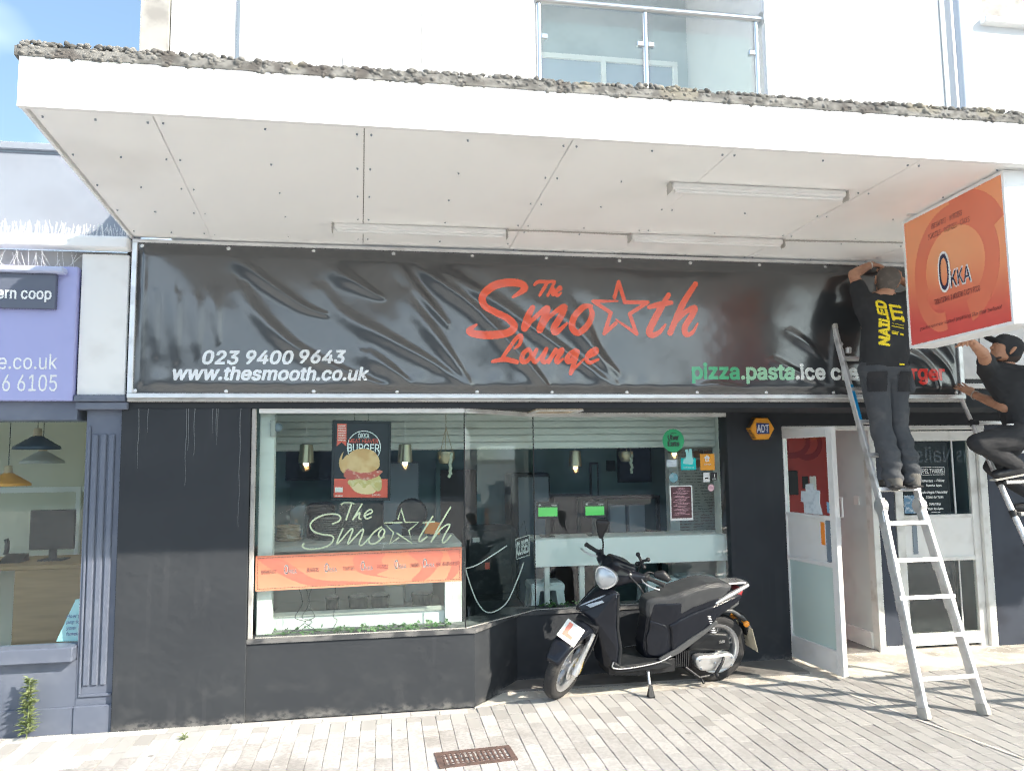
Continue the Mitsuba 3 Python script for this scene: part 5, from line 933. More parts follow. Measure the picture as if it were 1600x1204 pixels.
for s in (-1, 1):
    P = [(1.225, s*.006, .690), (1.21, s*.028, .652), (1.08, s*.110, .725), (.975, s*.150, .770), (.968, s*.145, .812), (1.07, s*.09, .785)]
    q = cat(hullp([p for p in P]+[(a-.02, b*.8, c) for a, b, c in P])); k = sb_('indicator', q, 'm_lens2', 30)
    sb_('lamp_surround', tube(crom([V(*p)+V(0, s*.002, 0) for p in P], 4, True), .0045, 6, closed=True), 'm_gloss', True)
# floor, belly and trim
floor = [(.52, .255), (.60, .275), (.93, .262), (.99, .30), (1.01, .24), (.98, .205), (.60, .205), (.50, .22)]
sb_('floorboard', puff(floor, .185, .02, None, .03, 4), 'm_satin', True, label='dark grey flat footboard')
for s in (-1, 1):
    sb_('floor_trim', tube(crom([(1.0, s*.18, .30), (1.01, s*.185, .262), (.94, s*.19, .245), (.78, s*.192, .252), (.62, s*.19, .272), (.52, s*.18, .305)]), [.0055]*31, 8), 'm_rim', True)
    pn_ = [(.60, .255), (.53, .295), (.46, .33), (.38, .40), (.28, .49), (.185, .575), (.20, .60), (.31, .52), (.42, .44), (.52, .36), (.64, .29)]
    g = puff(pn_, .012, .008, None, .02, 2); g.vertices[:, 1] += s*.168; sb_('frame_cover', g, 'm_trim', True)
sb_('belly', cat(hullp([(s_, l, h) for s_, w, z0, z1 in ((1.0, .10, .17, .25), (.75, .13, .155, .22), (.45, .12, .16, .26)) for l in (-w, w) for h in (z0, z1)])), 'm_dark')
body = [(.745, .70), (.765, .55), (.75, .38), (.70, .265), (.58, .265), (.48, .33), (.36, .43), (.24, .55), (.10, .645), (-.04, .70), (-.085, .745), (-.07, .795), (.10, .80), (.35, .80), (.60, .78), (.72, .775)]
tp_ = lambda s, h: np.clip(.50+.62*np.clip((s+.09)/.42, 0, 1)**.7, .4, 1)*np.clip(1.0-.50*np.clip((s-.52)/.24, 0, 1)**1.3, .45, 1)
sb_('rear_body', puff(body, .150, .05, tp_, .022, 8), 'm_gloss', True)
for s in (-1, 1):
    sp2 = [(.595, .575), (.50, .635), (.38, .685), (.22, .725), (.06, .760), (-.06, .785), (-.085, .745), (.0, .705), (.12, .645), (.26, .545), (.38, .43), (.47, .355), (.53, .335), (.555, .42), (.575, .50)]
    g = puff(sp2, .022, .02, None, .018, 5); g.vertices[:, 1] = s*(np.abs(g.vertices[:, 1])*0+(.142+g.vertices[:, 1]*s)*tp_(g.vertices[:, 0], 0)); sb_('side_panel', g if s > 0 else trimesh.Trimesh(g.vertices, g.faces, process=False), 'm_gloss', True)
    lo = [(.735, .615), (.745, .45), (.70, .30), (.60, .285), (.55, .325), (.575, .42), (.60, .52), (.612, .572)]
    g = puff(lo, .014, .012, None, .02, 3); g.vertices[:, 1] = g.vertices[:, 1]+s*.142*tp_(g.vertices[:, 0], 0); sb_('battery_cover', g, 'm_gloss', True)
seat = [(.755, .775), (.765, .70), (.745, .618), (.60, .588), (.50, .648), (.38, .698), (.22, .738), (.10, .775), (.02, .84), (.04, .872), (.14, .893), (.25, .895), (.36, .875), (.48, .845), (.62, .805), (.70, .797)]
sb_('seat', puff(seat, .152, .045, lambda s, h: np.clip(.74+.5*np.clip((s+.02)/.35, 0, 1), .5, 1.0)*np.clip(1-.48*np.clip((s-.48)/.27, 0, 1)**1.2, .5, 1), .022, 10), 'm_seat', True, label='grey vinyl scooter seat')
rail = []
for s in (-1, 1):
    rail += [hs([((.185, s*.135, .735), .012), ((.06, s*.13, .79), .021)], 12), hs([((.06, s*.13, .79), .021), ((-.13, s*.085, .846), .017)], 12)]
rail += [hs([((-.13, .085, .846), .017), ((-.155, 0, .852), .015)], 12), hs([((-.13, -.085, .846), .017), ((-.155, 0, .852), .015)], 12), hs([((.05, .07, .862), .010), ((.05, -.07, .862), .010), ((-.12, .06, .86), .012), ((-.12, -.06, .86), .012)], 10)]
sb_('grab_rail', blob(rail, .014, 3), 'm_silver', True)
sb_('grab_rail__slots', cat(*[bx(-.095, .03, y-.006, y+.006, .866, .8735) for y in (-.045, -.015, .015, .045)]), 'm_dark')
sb_('tail_light', blob([hs([((-.085, s*.055, .80), .022) for s in (-1, 1)]+[((-.06, s*.05, .735), .022) for s in (-1, 1)]+[((-.03, s*.085, .76), .012) for s in (-1, 1)], 14)], .014, 3), 'm_tail', True)
sb_('tail_fairing', blob([hs([((-.06, s*.05, .715), .018) for s in (-1, 1)]+[((.12, s*.10, .66), .02) for s in (-1, 1)]+[((.04, s*.09, .70), .02) for s in (-1, 1)], 12)], .02, 3), 'm_trim', True)
rf = []
ra = [(RW[0]+.325*math.cos(math.radians(a)), RW[2]+.325*math.sin(math.radians(a))) for a in (62, 85, 110, 132, 152)]
wr = (.065, .07, .07, .062, .05)
for i in range(4): rf.append(hs([((ra[i][0], s*wr[i], ra[i][1]), .016) for s in (-1, 1)]+[((ra[i+1][0], s*wr[i+1], ra[i+1][1]), .016) for s in (-1, 1)], 12))
rf.append(hs([((ra[2][0], s*.05, ra[2][1]+.03), .02) for s in (-1, 1)]+[((-.15, s*.03, .625), .014) for s in (-1, 1)]+[((.02, s*.06, .64), .02) for s in (-1, 1)], 12))
sb_('rear_fender', blob(rf, .02, 4), 'm_trim', True)
sb_('plate_hanger', cat(hullp([(-.21, s*.05, .50) for s in (-1, 1)]+[(-.235, s*.05, .36) for s in (-1, 1)]+[(-.25, s*.045, .40) for s in (-1, 1)]+[(-.23, s*.045, .50) for s in (-1, 1)]), hullp([(-.17, s*.05, .52) for s in (-1, 1)]+[(-.24, s*.05, .47) for s in (-1, 1)]+[(-.20, s*.05, .54) for s in (-1, 1)])), 'm_dark')
pk = V(-.238, 0, .435); pdn = V(-.075, 0, -.235)/np.linalg.norm(V(-.075, 0, -.235)); pnn = V(-.235, 0, .075)/np.linalg.norm(V(-.235, 0, .075))
sb_('number_plate', place(bx(-.115, .115, -.205, .0, 0, .004, .0015), pk, (0, -1, 0), -pdn, pnn), 'm_plate', label='yellow rear number plate')
for s in (-1, 1): sb_('rear_indicator', cat(sph((-.195, s*.10, .475), .026, 2, (1, .8, 1)), cyl((-.20, s*.03, .48), (-.195, s*.09, .475), .009, 8)), 'm_amber', True)
# engine
sb_('air_box', blob([hs([((.28, .10, .405), .03), ((.31, .10, .33), .025), ((.02, .12, .40), .035), ((.0, .12, .32), .03), ((.16, .13, .425), .03)], 14)], .016, 4), 'm_satin', True)
sb_('air_box__lettering', place(text('125', .02, .05, bold=True, depth=.001), (.09, .165, .365), (-1, 0, 0), (0, 0, 1)), 'm_silver')
cv = hull_cv = blobp([(.27, .19), (.285, .25), (.24, .272), (.13, .264), (.02, .272), (-.045, .258), (-.065, .21), (-.045, .165), (.02, .148), (.13, .145), (.23, .15)], 5)
g = puff(np.array(cv.exterior.coords)[:-1][::2], .045, .02, None, .014, 3); g.vertices[:, 1] += .115; sb_('belt_cover', g, 'm_silver', True, label='silver belt drive cover')
sb_('belt_cover__bolts', cat(*[cyl((a, .158, b), (a, .166, b), .007, 8) for a, b in ((.255, .24), (.245, .175), (-.03, .24), (-.03, .18), (.12, .21), (.06, .165))]), 'm_slate', kind='stuff')
sb_('engine_block', blob([hs([((.10, .0, .27), .07), ((.36, 0, .25), .075), ((.36, 0, .33), .05)], 14), hs([((.40, .0, .24), .07), ((.50, .0, .25), .05)], 14)], .025, 4), 'm_dark', True)
sb_('cooling_fins', cat(*[bx(.33+.018*i, .339+.018*i, -.02, .125, .19, .31) for i in range(7)]), 'm_dark', kind='stuff')
sb_('swing_arm', cat(hullp([(.03, -.075, .25), (.03, -.075, .29), (.35, -.085, .28), (.35, -.085, .24), (.03, -.06, .25), (.03, -.06, .29), (.35, -.06, .28), (.35, -.06, .24)])), 'm_slate')
sb_('kick_starter', cat(tube(crom([(.05, .17, .25), (.075, .19, .22), (.10, .19, .18), (.12, .185, .14)]), [.012]*9+[.014]*10, 8), cyl((.12, .18, .135), (.13, .22, .125), .014, 8)), 'm_dark', True)
spr = [(.185-.055*t+.026*math.cos(t*2*math.pi*8), .135+.026*math.sin(t*2*math.pi*8), .585-.15*t) for t in np.linspace(0, 1, 120)]
sb_('shock_absorber', cyl((.185, .135, .60), (.125, .135, .42), .013, 10), 'm_dark', True); sb_('shock_absorber__spring', tube(spr, .006, 6), 'm_silver', True)
sb_('exhaust', cat(tube(crom([(.25, -.13, .22), (.10, -.15, .24), (-.18, -.15, .30)]), [.05]*13, 14), tube(crom([(.45, -.05, .16), (.35, -.12, .15), (.25, -.13, .2)]), .018, 8)), 'm_slate', True)
sb_('centre_stand', cat(tube([(.36, .12, .18), (.25, .15, .10), (.10, .15, .115)], .012, 7), tube([(.36, -.12, .18), (.25, -.15, .10), (.10, -.15, .115)], .012, 7), tube([(.29, .15, .12), (.29, -.15, .12)], .012, 7), tube([(.24, .15, .10), (.24, .20, .075)], .010, 7)), 'm_dark', True)
def wl(p): p = V(*p); return SR+se*p[0]+slat*p[1]+su_*p[2]
st0 = wl((.69, .13, .205)); gnd = V(2.0, -.03, .012)
sd_ = num(scn+'__side_stand'); scene[sd_] = mikit.ply(cat(tube([st0, st0*.45+gnd*.55, gnd+V(0, 0, .07)], [.013, .012, .012], 8)), 'm_silver', smooth=True)
k = num(sd_+'__foot'); scene[k] = mikit.ply(hullp([gnd+V(a, b, c) for a in (-.022, .022) for b, c in ((-.03, -.008), (.03, -.008), (-.03, 0), (.03, .0))]+[gnd+V(a, 0, .085) for a in (-.012, .012)]), 'm_dark')
sb_('cables', cat(tube(crom([(.86, .10, .93), (.80, .16, .86), (.76, .17, .80)]), .006, 6), tube(crom([(1.06, .05, .70), (1.13, .08, .62), (1.12, .1, .5), (1.2, .09, .42)]), .005, 6)), 'm_dark', True)

# ================================================================ ladders
def bar(p, q, wx, dn, nrm):
    p, q, nrm = V(*p), V(*q), V(*nrm)/np.linalg.norm(nrm)
    return hullp([a+V(sx*wx/2, 0, 0)*k+nrm*s*dn/2*k2 for a in (p, q) for sx in (-1, 1) for s in (-1, 1) for k, k2 in ((1, .72), (.72, 1))])
l1 = thing('ladder', 'silver folding aluminium ladder leaning on the banner under the standing man', 'ladder')
lp_ = lambda x, z: V(x, -.87+.287*z, z)
ln_ = V(0, -1, .287); ln_ /= np.linalg.norm(ln_)
xl = lambda z: np.interp(z, [0, 1.42, 2.86], [3.668, 3.712, 3.664]); xr = lambda z: np.interp(z, [0, 1.42, 2.86], [4.13, 4.034, 4.082])
for f in (xl, xr):
    add(l1+'__rail', bar(lp_(f(.03), .03), lp_(f(1.47), 1.47), .034, .085, ln_), 'm_ladder')
    add(l1+'__rail', bar(lp_(f(1.36), 1.36), lp_(f(2.86), 2.86), .027, .062, ln_), 'm_ladder')
    add(l1+'__foot', bar(lp_(f(.0), .0), lp_(f(.07), .07), .046, .10, ln_), 'm_lampgrey')
    add(l1+'__hinge', cat(cyl(lp_(f(1.42), 1.42)-V(.024, 0, 0), lp_(f(1.42), 1.42)+V(.024, 0, 0), .055, 20), bar(lp_(f(1.30), 1.30), lp_(f(1.42), 1.42), .046, .075, ln_)), 'm_alu')
    for z in (.69, .96): add(l1+'__sleeve', bar(lp_(f(z), z), lp_(f(z+.07), z+.07), .042, .094, ln_), 'm_ladder')
add(l1+'__foot', bar(lp_(xl(2.84), 2.84), lp_(xl(2.88), 2.88), .034, .07, ln_), 'm_lampgrey')
for z in (.245, .512, .769, 1.025, 1.287, 1.538, 1.80, 2.06, 2.32, 2.58):
    e_ = .03 if z in (.769,) else .012
    add(l1+'__rung', bar(lp_(xl(z)-e_, z)-ln_*(-.012), lp_(xr(z)+e_, z)-ln_*(-.012), .03, .030, ln_) if 0 else hullp([lp_(x, z)+ln_*(.02+a)+np.cross(ln_, [1, 0, 0])*b for x in (xl(z)-e_, xr(z)+e_) for a, b in ((-.022, -.012), (-.022, .012), (.022, -.014), (.022, .014))]), 'm_ladder')
add(l1+'__sticker', bar(lp_(xl(2.08), 2.08)-V(.0145, 0, 0), lp_(xl(2.36), 2.36)-V(.0145, 0, 0), .002, .05, ln_) if 0 else hullp([lp_(xl(z)+a, z)+ln_*.0325 for z in (2.05, 2.36) for a in (-.012, .012)]+[lp_(xl(z)+a, z)+ln_*.031 for z in (2.05, 2.36) for a in (-.012, .012)]), mat('m_blue', (.02, .30, .62), .4))
add(l1+'__lock_lever', cat(bx(3.70, 3.735, -.17, -.13, 2.63, 2.68, .006), cyl(lp_(3.67, 2.70)+ln_*.03, lp_(3.67, 2.70)+ln_*.038, .016, 14)), 'm_ladder')
l2 = thing('ladder', 'telescopic ladder with black collars under the kneeling man', 'ladder')
l2p = lambda x, z: V(x, -.018-.5*(2.33-z), z)
zs = [.14+.24*k for k in range(9)]
for x in (4.80, 5.24):
    r = [.031-.0016*k for k in range(10)]
    zz = [0]+zs+[2.37]
    for k in range(10): add(l2+'__rail', cyl(l2p(x, zz[k]), l2p(x, zz[k+1]), r[k], 16), 'm_alu', 40)
    for k, z in enumerate(zs): add(l2+'__collar', cat(cyl(l2p(x, z-.022), l2p(x, z+.022), r[k]+.006, 16), bx(x-.012 if x > 5 else x-.0, x+.0 if x > 5 else x+.035, l2p(x, z)[1]-.04, l2p(x, z)[1]-.02, z-.015, z+.015, .005)), 'm_dark', 40)
for z in zs: add(l2+'__rung', bx(4.82, 5.22, l2p(0, z)[1]-.028, l2p(0, z)[1]+.028, z-.014, z+.014, .006), 'm_alu')

# ================================================================ people
mat('m_skin', dirt((.50, .27, .18), (.42, .20, .13), 20), .5, spec=.4)
mat('m_skin2', dirt((.42, .22, .14), (.35, .165, .10), 20), .5, spec=.4)
mat('m_hair', dirt((.115, .10, .09), (.17, .145, .13), 30), .8)
mat('m_beard', (.05, .035, .03), .8)
mat('m_tee', dirt((.024, .026, .030), (.033, .035, .039), 9), .85)
mat('m_trouser', dirt((.055, .061, .071), (.078, .082, .09), 10), .85)
mat('m_jeans', dirt((.020, .021, .025), (.03, .03, .034), 9), .85)
mat('m_boot', dirt((.12, .115, .105), (.05, .05, .05), 30), .8)
mat('m_yellow', (.85, .66, .02), .6)
mat('m_nails', (.10, .06, .05), .5)
def nrm(v): v = V(*v); return v/np.linalg.norm(v)
def head_parts(c, f, u):
    c, f, u = V(*c), nrm(f), nrm(u); u = nrm(u-f*(f@u)); r = np.cross(f, u)
    P = lambda a, b, d: c+f*a+r*b+u*d
    out = [hs([(P(-.025, 0, .035), .086), (P(.03, 0, .035), .075)], 24), hs([(P(.03, 0, .03), .072), (P(.055, .022, -.06), .03), (P(.055, -.022, -.06), .03), (P(-.01, 0, -.03), .06)], 20),
           hs([(P(.055, .02, -.065), .026), (P(.055, -.02, -.065), .026), (P(.072, 0, -.092), .020), (P(.0, .045, -.06), .022), (P(.0, -.045, -.06), .022)], 16),
           hs([(P(.088, 0, .025), .009), (P(.108, 0, -.018), .011), (P(.088, .012, -.022), .009), (P(.088, -.012, -.022), .009)], 12), hs([(P(.082, .014, -.052), .010), (P(.082, -.014, -.052), .010), (P(.09, 0, -.05), .008), (P(.086, 0, -.06), .009)], 12),
           hs([(P(.083, .04, .035), .010), (P(.083, -.04, .035), .010), (P(.09, 0, .035), .010)], 12)]
    for s in (-1, 1): out += [hs([(P(-.012, s*.083, .015), .012), (P(-.022, s*.088, .028), .012), (P(-.008, s*.080, -.025), .009)], 12)]
    return out
def hand_parts(w, d, n, s, curl=.35, spread=.16, scale=1.0):
    w, d = V(*w), nrm(d); n = V(*n); n = nrm(n-d*(n@d)); r = np.cross(d, n)*s   # r: towards the thumb side
    out = [hs([(w, .024), (w+d*.03+r*.022, .017), (w+d*.03-r*.02, .016)], 14), hs([(w+d*.03+r*.022, .017), (w+d*.03-r*.02, .016), (w+d*.088+r*.032, .012), (w+d*.085-r*.030, .011)], 14)]
    for k, (o, L) in enumerate(((.032, .074), (.011, .083), (-.010, .077), (-.030, .060))):
        p = w+d*.088+r*o; a = (o/.032)*spread; dr_ = nrm(d*math.cos(a)+r*math.sin(a)); rad = .0088; c = 0
        pts = [(p, rad+.001)]
        for j, q in enumerate((.44, .32, .24)):
            c += curl*(.6+.5*j)*(1+.12*k); p = p+(dr_*math.cos(c)-n*math.sin(c))*L*q*scale; pts.append((p, rad-.0009*(j+1)))
        out += chain(pts, 10)
    p = w+d*.028+r*.028; q1 = p+nrm(d*.55+r*.8-n*.25)*.040; q2 = q1+nrm(d*.8+r*.45-n*.35)*.032; q3 = q2+nrm(d*.92+r*.15-n*.4)*.024
    return out+chain([(p, .013), (q1, .0105), (q2, .0095), (q3, .008)], 10)
def limb(*pr): return chain([(V(*p), r) for p, r in pr], 18)
def surf_print(mesh, poly2, o, ux, uy, lift=.003, e=.012):
    # print a flat shape (trimesh in its xy plane) on to cloth: along ux x uy the nearest outward cloth height is taken
    from scipy.interpolate import NearestNDInterpolator, LinearNDInterpolator
    ux, uy = nrm(ux), V(*uy); uy = nrm(uy-ux*(ux@uy)); n = np.cross(ux, uy); q = (mesh.vertices-V(*o))
    k = mesh.vertex_normals@n > .4; A = np.column_stack([q[k]@ux, q[k]@uy]); h = q[k]@n
    f = LinearNDInterpolator(A, h); g = NearestNDInterpolator(A, h)
    m = fine(up_only(poly2), e); hh = f(m.vertices[:, :2]); hh = np.where(np.isnan(hh), g(m.vertices[:, :2]), hh)
    hh_ = hh; keep = (hh[m.faces] > hh.max()-.15).all(1); m = trimesh.Trimesh(m.vertices, m.faces[keep], process=False)
    m.vertices = V(*o)+m.vertices[:, :1]*ux+m.vertices[:, 1:2]*uy+(hh+lift)[:, None]*n; return m
def folds(m, f, amp, seed=0):
    m = m.copy(); m.vertices += m.vertex_normals*(f(m.vertices)*amp)[:, None]; return m
# ---- the man standing on the left ladder, seen from behind
A = dict(la=(3.815, -.47, 1.635), ra=(3.972, -.465, 1.645), lk=(3.785, -.405, 2.02), rk=(3.935, -.40, 2.025), lh=(3.735, -.44, 2.42), rh=(3.895, -.44, 2.42), ls=(3.745, -.345, 3.005), rs=(4.065, -.345, 3.015), le=(3.748, -.225, 3.265), lw=(3.958, -.16, 3.372), re=(4.255, -.36, 3.09), rw=(4.185, -.21, 3.235), nb=(3.925, -.345, 3.06), hc=(3.985, -.305, 3.19))
m1 = thing('person', 'man in black T-shirt and grey work trousers standing on the ladder with arms raised', 'person')
hf, hu_ = (.45, .85, .28), (.16, -.28, .95)
body1 = head_parts(A['hc'], hf, hu_)+limb((A['nb'], .058), (V(*A['hc'])-V(.01, .02, .05), .058))
body1 += [hs([(A['ls'], .06), (A['rs'], .06), ((3.79, -.40, 2.75), .09), ((3.98, -.40, 2.75), .09), (A['nb'], .06)], 18), hs([((3.79, -.40, 2.75), .09), ((3.98, -.40, 2.75), .09), ((3.75, -.43, 2.45), .10), ((3.88, -.43, 2.45), .10)], 18)]
body1 += limb((A['ls'], .055), (A['le'], .041))+limb((A['le'], .042), (V(*A['le'])*.6+V(*A['lw'])*.4, .039), (A['lw'], .027))+limb((A['rs'], .055), (A['re'], .041))+limb((A['re'], .042), (A['rw'], .027))
body1 += limb((A['lh'], .085), (A['lk'], .058), (A['la'], .042))+limb((A['rh'], .085), (A['rk'], .058), (A['ra'], .042))
body1 += hand_parts(A['lw'], (.92, .25, -.02), (.1, -.3, .95), -1, .55)+hand_parts(A['rw'], (-.45, .6, .55), (-.4, -.7, .3), 1, .6)
add(m1+'__body', blob(body1, .013, 5), 'm_skin', True)
hc, f_, u_ = V(*A['hc']), nrm(hf), nrm(hu_)
hair = [hs([(hc-f_*.028+u_*.037, .0905), (hc+f_*.016+u_*.044, .079), (hc-f_*.042-u_*.028, .070)], 24)]
add(m1+'__hair', bump_mesh(blob(hair, .012, 3), .002, 60), 'm_hair', True, label='short cropped greying hair')
tee = [hs([(A['ls'], .078), (A['rs'], .078), (V(*A['nb'])-V(0, .0, .02), .062), ((3.785, -.42, 2.80), .105), ((3.985, -.42, 2.80), .105)], 20), hs([((3.785, -.42, 2.80), .105), ((3.985, -.42, 2.80), .105), ((3.755, -.44, 2.52), .118), ((3.885, -.44, 2.52), .118)], 20)]
tee += limb((A['ls'], .078), (V(*A['ls'])*.48+V(*A['le'])*.52, .066))+limb((A['rs'], .078), (V(*A['rs'])*.45+V(*A['re'])*.55, .066))
shirt = blob(tee, .018, 10)
shirt = folds(shirt, lambda v: (meshkit.fbm(np.column_stack([v[:, 0]*9+v[:, 2]*3, v[:, 1]*5, v[:, 2]*5-v[:, 0]*4]), 3, 3)-.5)*2, .016)
add(m1+'__shirt', shirt, 'm_tee', True)
tx1 = brush_none = text('NAILED', .078, .37, bold=True, depth=.001)
def fat(m, w): return ext(unary_union([Polygon(t[:, :2]) for t in up_only(m).triangles if Polygon(t[:, :2]).area > 1e-10]).buffer(w, 2), .001)
rr = np.random.RandomState(3)
def worn(m, n=70):
    g = unary_union([Polygon(t[:, :2]) for t in up_only(m).triangles if Polygon(t[:, :2]).area > 1e-10]); b = g.bounds
    return ext(g.difference(unary_union([Point(rr.uniform(b[0], b[2]), rr.uniform(b[1], b[3])).buffer(rr.uniform(.001, .0035), 3) for _ in range(n)])), .001)
add(m1+'__shirt__print', cat(surf_print(shirt, worn(fat(tx1, .0045)), (3.80, -.6, 2.635), (.16, 0, .98), (-.98, 0, .16)), surf_print(shirt, worn(fat(text('IT!', .088, .135, bold=True, depth=.001), .005), 30), (3.955, -.6, 2.83), (.12, 0, .98), (-.98, 0, .12)),
    surf_print(shirt, cat(bx(0, .007, 0, .10, 0, .001), bx(.024, .028, 0, .10, 0, .001), bx(-.06, -.045, .05, .10, 0, .001), bx(-.04, -.035, .04, .10, 0, .001), bx(-.055, -.04, .0, .03, 0, .001)), (3.945, -.6, 2.77), (.2, 0, .98), (-.98, 0, .2))), 'm_yellow', True)
leg = []
for h, k, a in (('lh', 'lk', 'la'), ('rh', 'rk', 'ra')):
    leg += limb((A[h], .108), (V(*A[h])*.45+V(*A[k])*.55, .092), (A[k], .080), (V(*A[k])*.4+V(*A[a])*.6+V(0, -.02, 0), .078), (V(*A[a])+V(0, -.005, -.015), .072))
leg += [hs([(V(*A['lh'])+V(-.01, 0, .03), .112), (V(*A['rh'])+V(.01, 0, .03), .112), ((3.755, -.44, 2.50), .108), ((3.885, -.44, 2.50), .108)], 20)]
tr = blob(leg, .017, 7)
def legfold(v):
    low = np.clip((2.02-v[:, 2])/.25, 0, 1)
    w = np.sin((v[:, 2]+.22*(v[:, 0]-3.85)+.03*meshkit.noise(v*9, 2))*62)*low
    return w*.55+(meshkit.fbm(v*V(8, 8, 14), 3, 8)-.5)*1.6
tr = folds(tr, legfold, .015)
add(m1+'__trousers', tr, 'm_trouser', True)
for s, nm_ in ((-1, 'left'), (1, 'right')):
    x = 3.815+s*.115
    add(m1+'__trousers__pocket', surf_print(tr, ext(shapely.box(-.058, -.075, .058, .06).buffer(.008), .001), (x, -.7, 2.37), (1, 0, 0), (0, 0, 1), .012), 'm_jeans', True)
add(m1+'__trousers__pocket', blob([hs([((4.015, -.43, 2.44), .045), ((4.03, -.43, 2.32), .05)], 14)], .02, 3), 'm_trouser', True); 
add(m1+'__trousers__belt', surf_print(tr, ext(shapely.box(-.19, 0, .19, .04), .001), (3.82, -.7, 2.488), (1, 0, 0), (0, 0, 1), .006), 'm_tee', True)
add(m1+'__trousers__tag', surf_print(tr, ext(shapely.box(0, 0, .045, .014), .001), (3.86, -.7, 2.483), (1, 0, 0), (0, 0, 1), .016), 'm_yellow', True)
for a in ('la', 'ra'):
    p = V(*A[a]); add(m1+'__boot', bump_mesh(blob([hs([(p+V(0, -.02, -.005), .058), (p+V(0, -.045, -.055), .042), (p+V(0, .06, -.055), .045)], 16), hs([(p+V(0, .06, -.055), .045), (p+V(0, .16, -.062), .038)], 16)], .015, 4), .004, 40), 'm_boot', True); 
    add(m1+'__boot__sole', bx(p[0]-.05, p[0]+.05, p[1]-.085, p[1]+.19, 1.556, 1.574, .008), 'm_rubber')
add(m1+'__wristband', tube([V(*A['lw'])*.92+V(*A['le'])*.08+np.array(b_)*.031 for b_ in [(-.3*math.sin(t)*.6, math.cos(t), math.sin(t)*.9) for t in np.linspace(0, 2*math.pi, 16)[:-1]]], .006, 6, closed=True), 'm_paper', True)
sdv = thing('screwdriver', 'small dark screwdriver held above his head by the standing man', 'screwdriver')
add(sdv+'__handle', cyl((4.03, -.13, 3.365), (4.11, -.085, 3.37), .013, 10), 'm_dark', 40); add(sdv+'__shaft', cyl((4.11, -.085, 3.37), (4.19, -.045, 3.375), .0035, 8), 'm_steel')
# ---- the man kneeling on the right ladder, in profile
B = dict(hip=(4.93, -.57, 1.955), hipr=(5.0, -.40, 1.97), kn=(4.42, -.64, 1.885), an=(4.84, -.52, 1.725), knr=(4.86, -.28, 1.70), anr=(5.12, -.42, 1.445), ch=(4.885, -.50, 2.32), sl=(4.925, -.63, 2.40), sr=(4.735, -.44, 2.46), nb=(4.835, -.50, 2.445), hc=(4.835, -.505, 2.605), el=(4.79, -.52, 2.165), wl=(4.785, -.20, 2.295), er=(4.44, -.73, 2.557), wr=(4.165, -.955, 2.60))
m2 = thing('person', 'man in black cap and black clothes kneeling on the telescopic ladder beside the sign', 'person')
hf2, hu2 = (-.80, .20, .42), (.42, -.05, .85)
body2 = head_parts(B['hc'], hf2, hu2)+limb((B['nb'], .056), (V(*B['hc'])+V(.02, 0, -.05), .056))
body2 += [hs([(B['sl'], .06), (B['sr'], .06), (B['nb'], .05), (B['ch'], .085)], 18), hs([(B['ch'], .085), (B['hip'], .07), (B['hipr'], .07)], 18)]
body2 += limb((B['sl'], .055), (B['el'], .043))+limb((B['el'], .044), (V(*B['el'])*.6+V(*B['wl'])*.4, .041), (B['wl'], .028))+limb((B['sr'], .055), (B['er'], .043))+limb((B['er'], .044), (B['wr'], .029))
body2 += limb((B['hip'], .08), (B['kn'], .055), (B['an'], .045))+limb((B['hipr'], .09), (B['knr'], .06), (B['anr'], .045))
body2 += hand_parts(B['wl'], (-.22, .72, .55), (-.25, -.75, .65), 1, .08, .30)+hand_parts(B['wr'], (-.85, -.5, .05), (.1, .1, .95), 1, .35)
add(m2+'__body', blob(body2, .013, 5), 'm_skin2', True)
hc, f_, u_ = V(*B['hc']), nrm(hf2), nrm(hu2); u_ = nrm(u_-f_*(u_@f_)); r_ = np.cross(f_, u_)
capm = [hs([(hc-f_*.028+u_*.052, .094), (hc+f_*.028+u_*.056, .082), (hc-f_*.03+u_*.02, .09)], 24)]
add(m2+'__cap', blob(capm, .014, 3), 'm_tee', True); 
brim = [hs([(hc+f_*.095+u_*.052+r_*s*.05, .008) for s in (-1, 1)]+[(hc+f_*.165+u_*.050+r_*s*.035, .007) for s in (-1, 1)]+[(hc+f_*.185+u_*.052, .007), (hc+f_*.12+u_*.062, .008)], 10)]
add(m2+'__cap__brim', blob(brim, .012, 3), 'm_tee', True)
add(m2+'__beard', blob([hs([(hc+f_*.072-u_*.097, .019), (hc+f_*.052-u_*.085+r_*.022, .019), (hc+f_*.052-u_*.085-r_*.022, .019)], 14)]+[hs([(hc+f_*.045-u_*.078+r_*s*.03, .017), (hc+f_*.004-u_*.058+r_*s*.05, .014)], 12) for s in (-1, 1)], .01, 2), 'm_beard', True)
add(m2+'__hair', blob([hs([(hc-f_*.045-u_*.0, .078), (hc-f_*.035-u_*.045, .058)], 18)], .014, 3), 'm_beard', True)
for s in (-1, 1):
    add(m2+'__eye', sph(hc+f_*.083+u_*.018+r_*s*.033, .0095, 2), 'm_paper', True); add(m2+'__eye__iris', sph(hc+f_*.0885+u_*.0185+r_*s*.034, .0052, 2), 'm_beard', True)
    add(m2+'__eyebrow', tube([hc+f_*.090+u_*.034+r_*s*.014, hc+f_*.092+u_*.041+r_*s*.032, hc+f_*.080+u_*.038+r_*s*.05], .0038, 6), 'm_beard', True)
tee2 = [hs([(B['sl'], .08), (B['sr'], .08), (V(*B['nb'])-V(0, 0, .015), .062), (B['ch'], .155)], 20), hs([(B['ch'], .155), (V(*B['hip'])+V(.02, .03, .07), .145), (V(*B['hipr'])+V(.02, -.03, .07), .145)], 20)]
tee2 += limb((B['sl'], .08), (V(*B['sl'])*.22+V(*B['el'])*.78, .068))+limb((B['sr'], .08), (V(*B['sr'])*.42+V(*B['er'])*.58, .064))
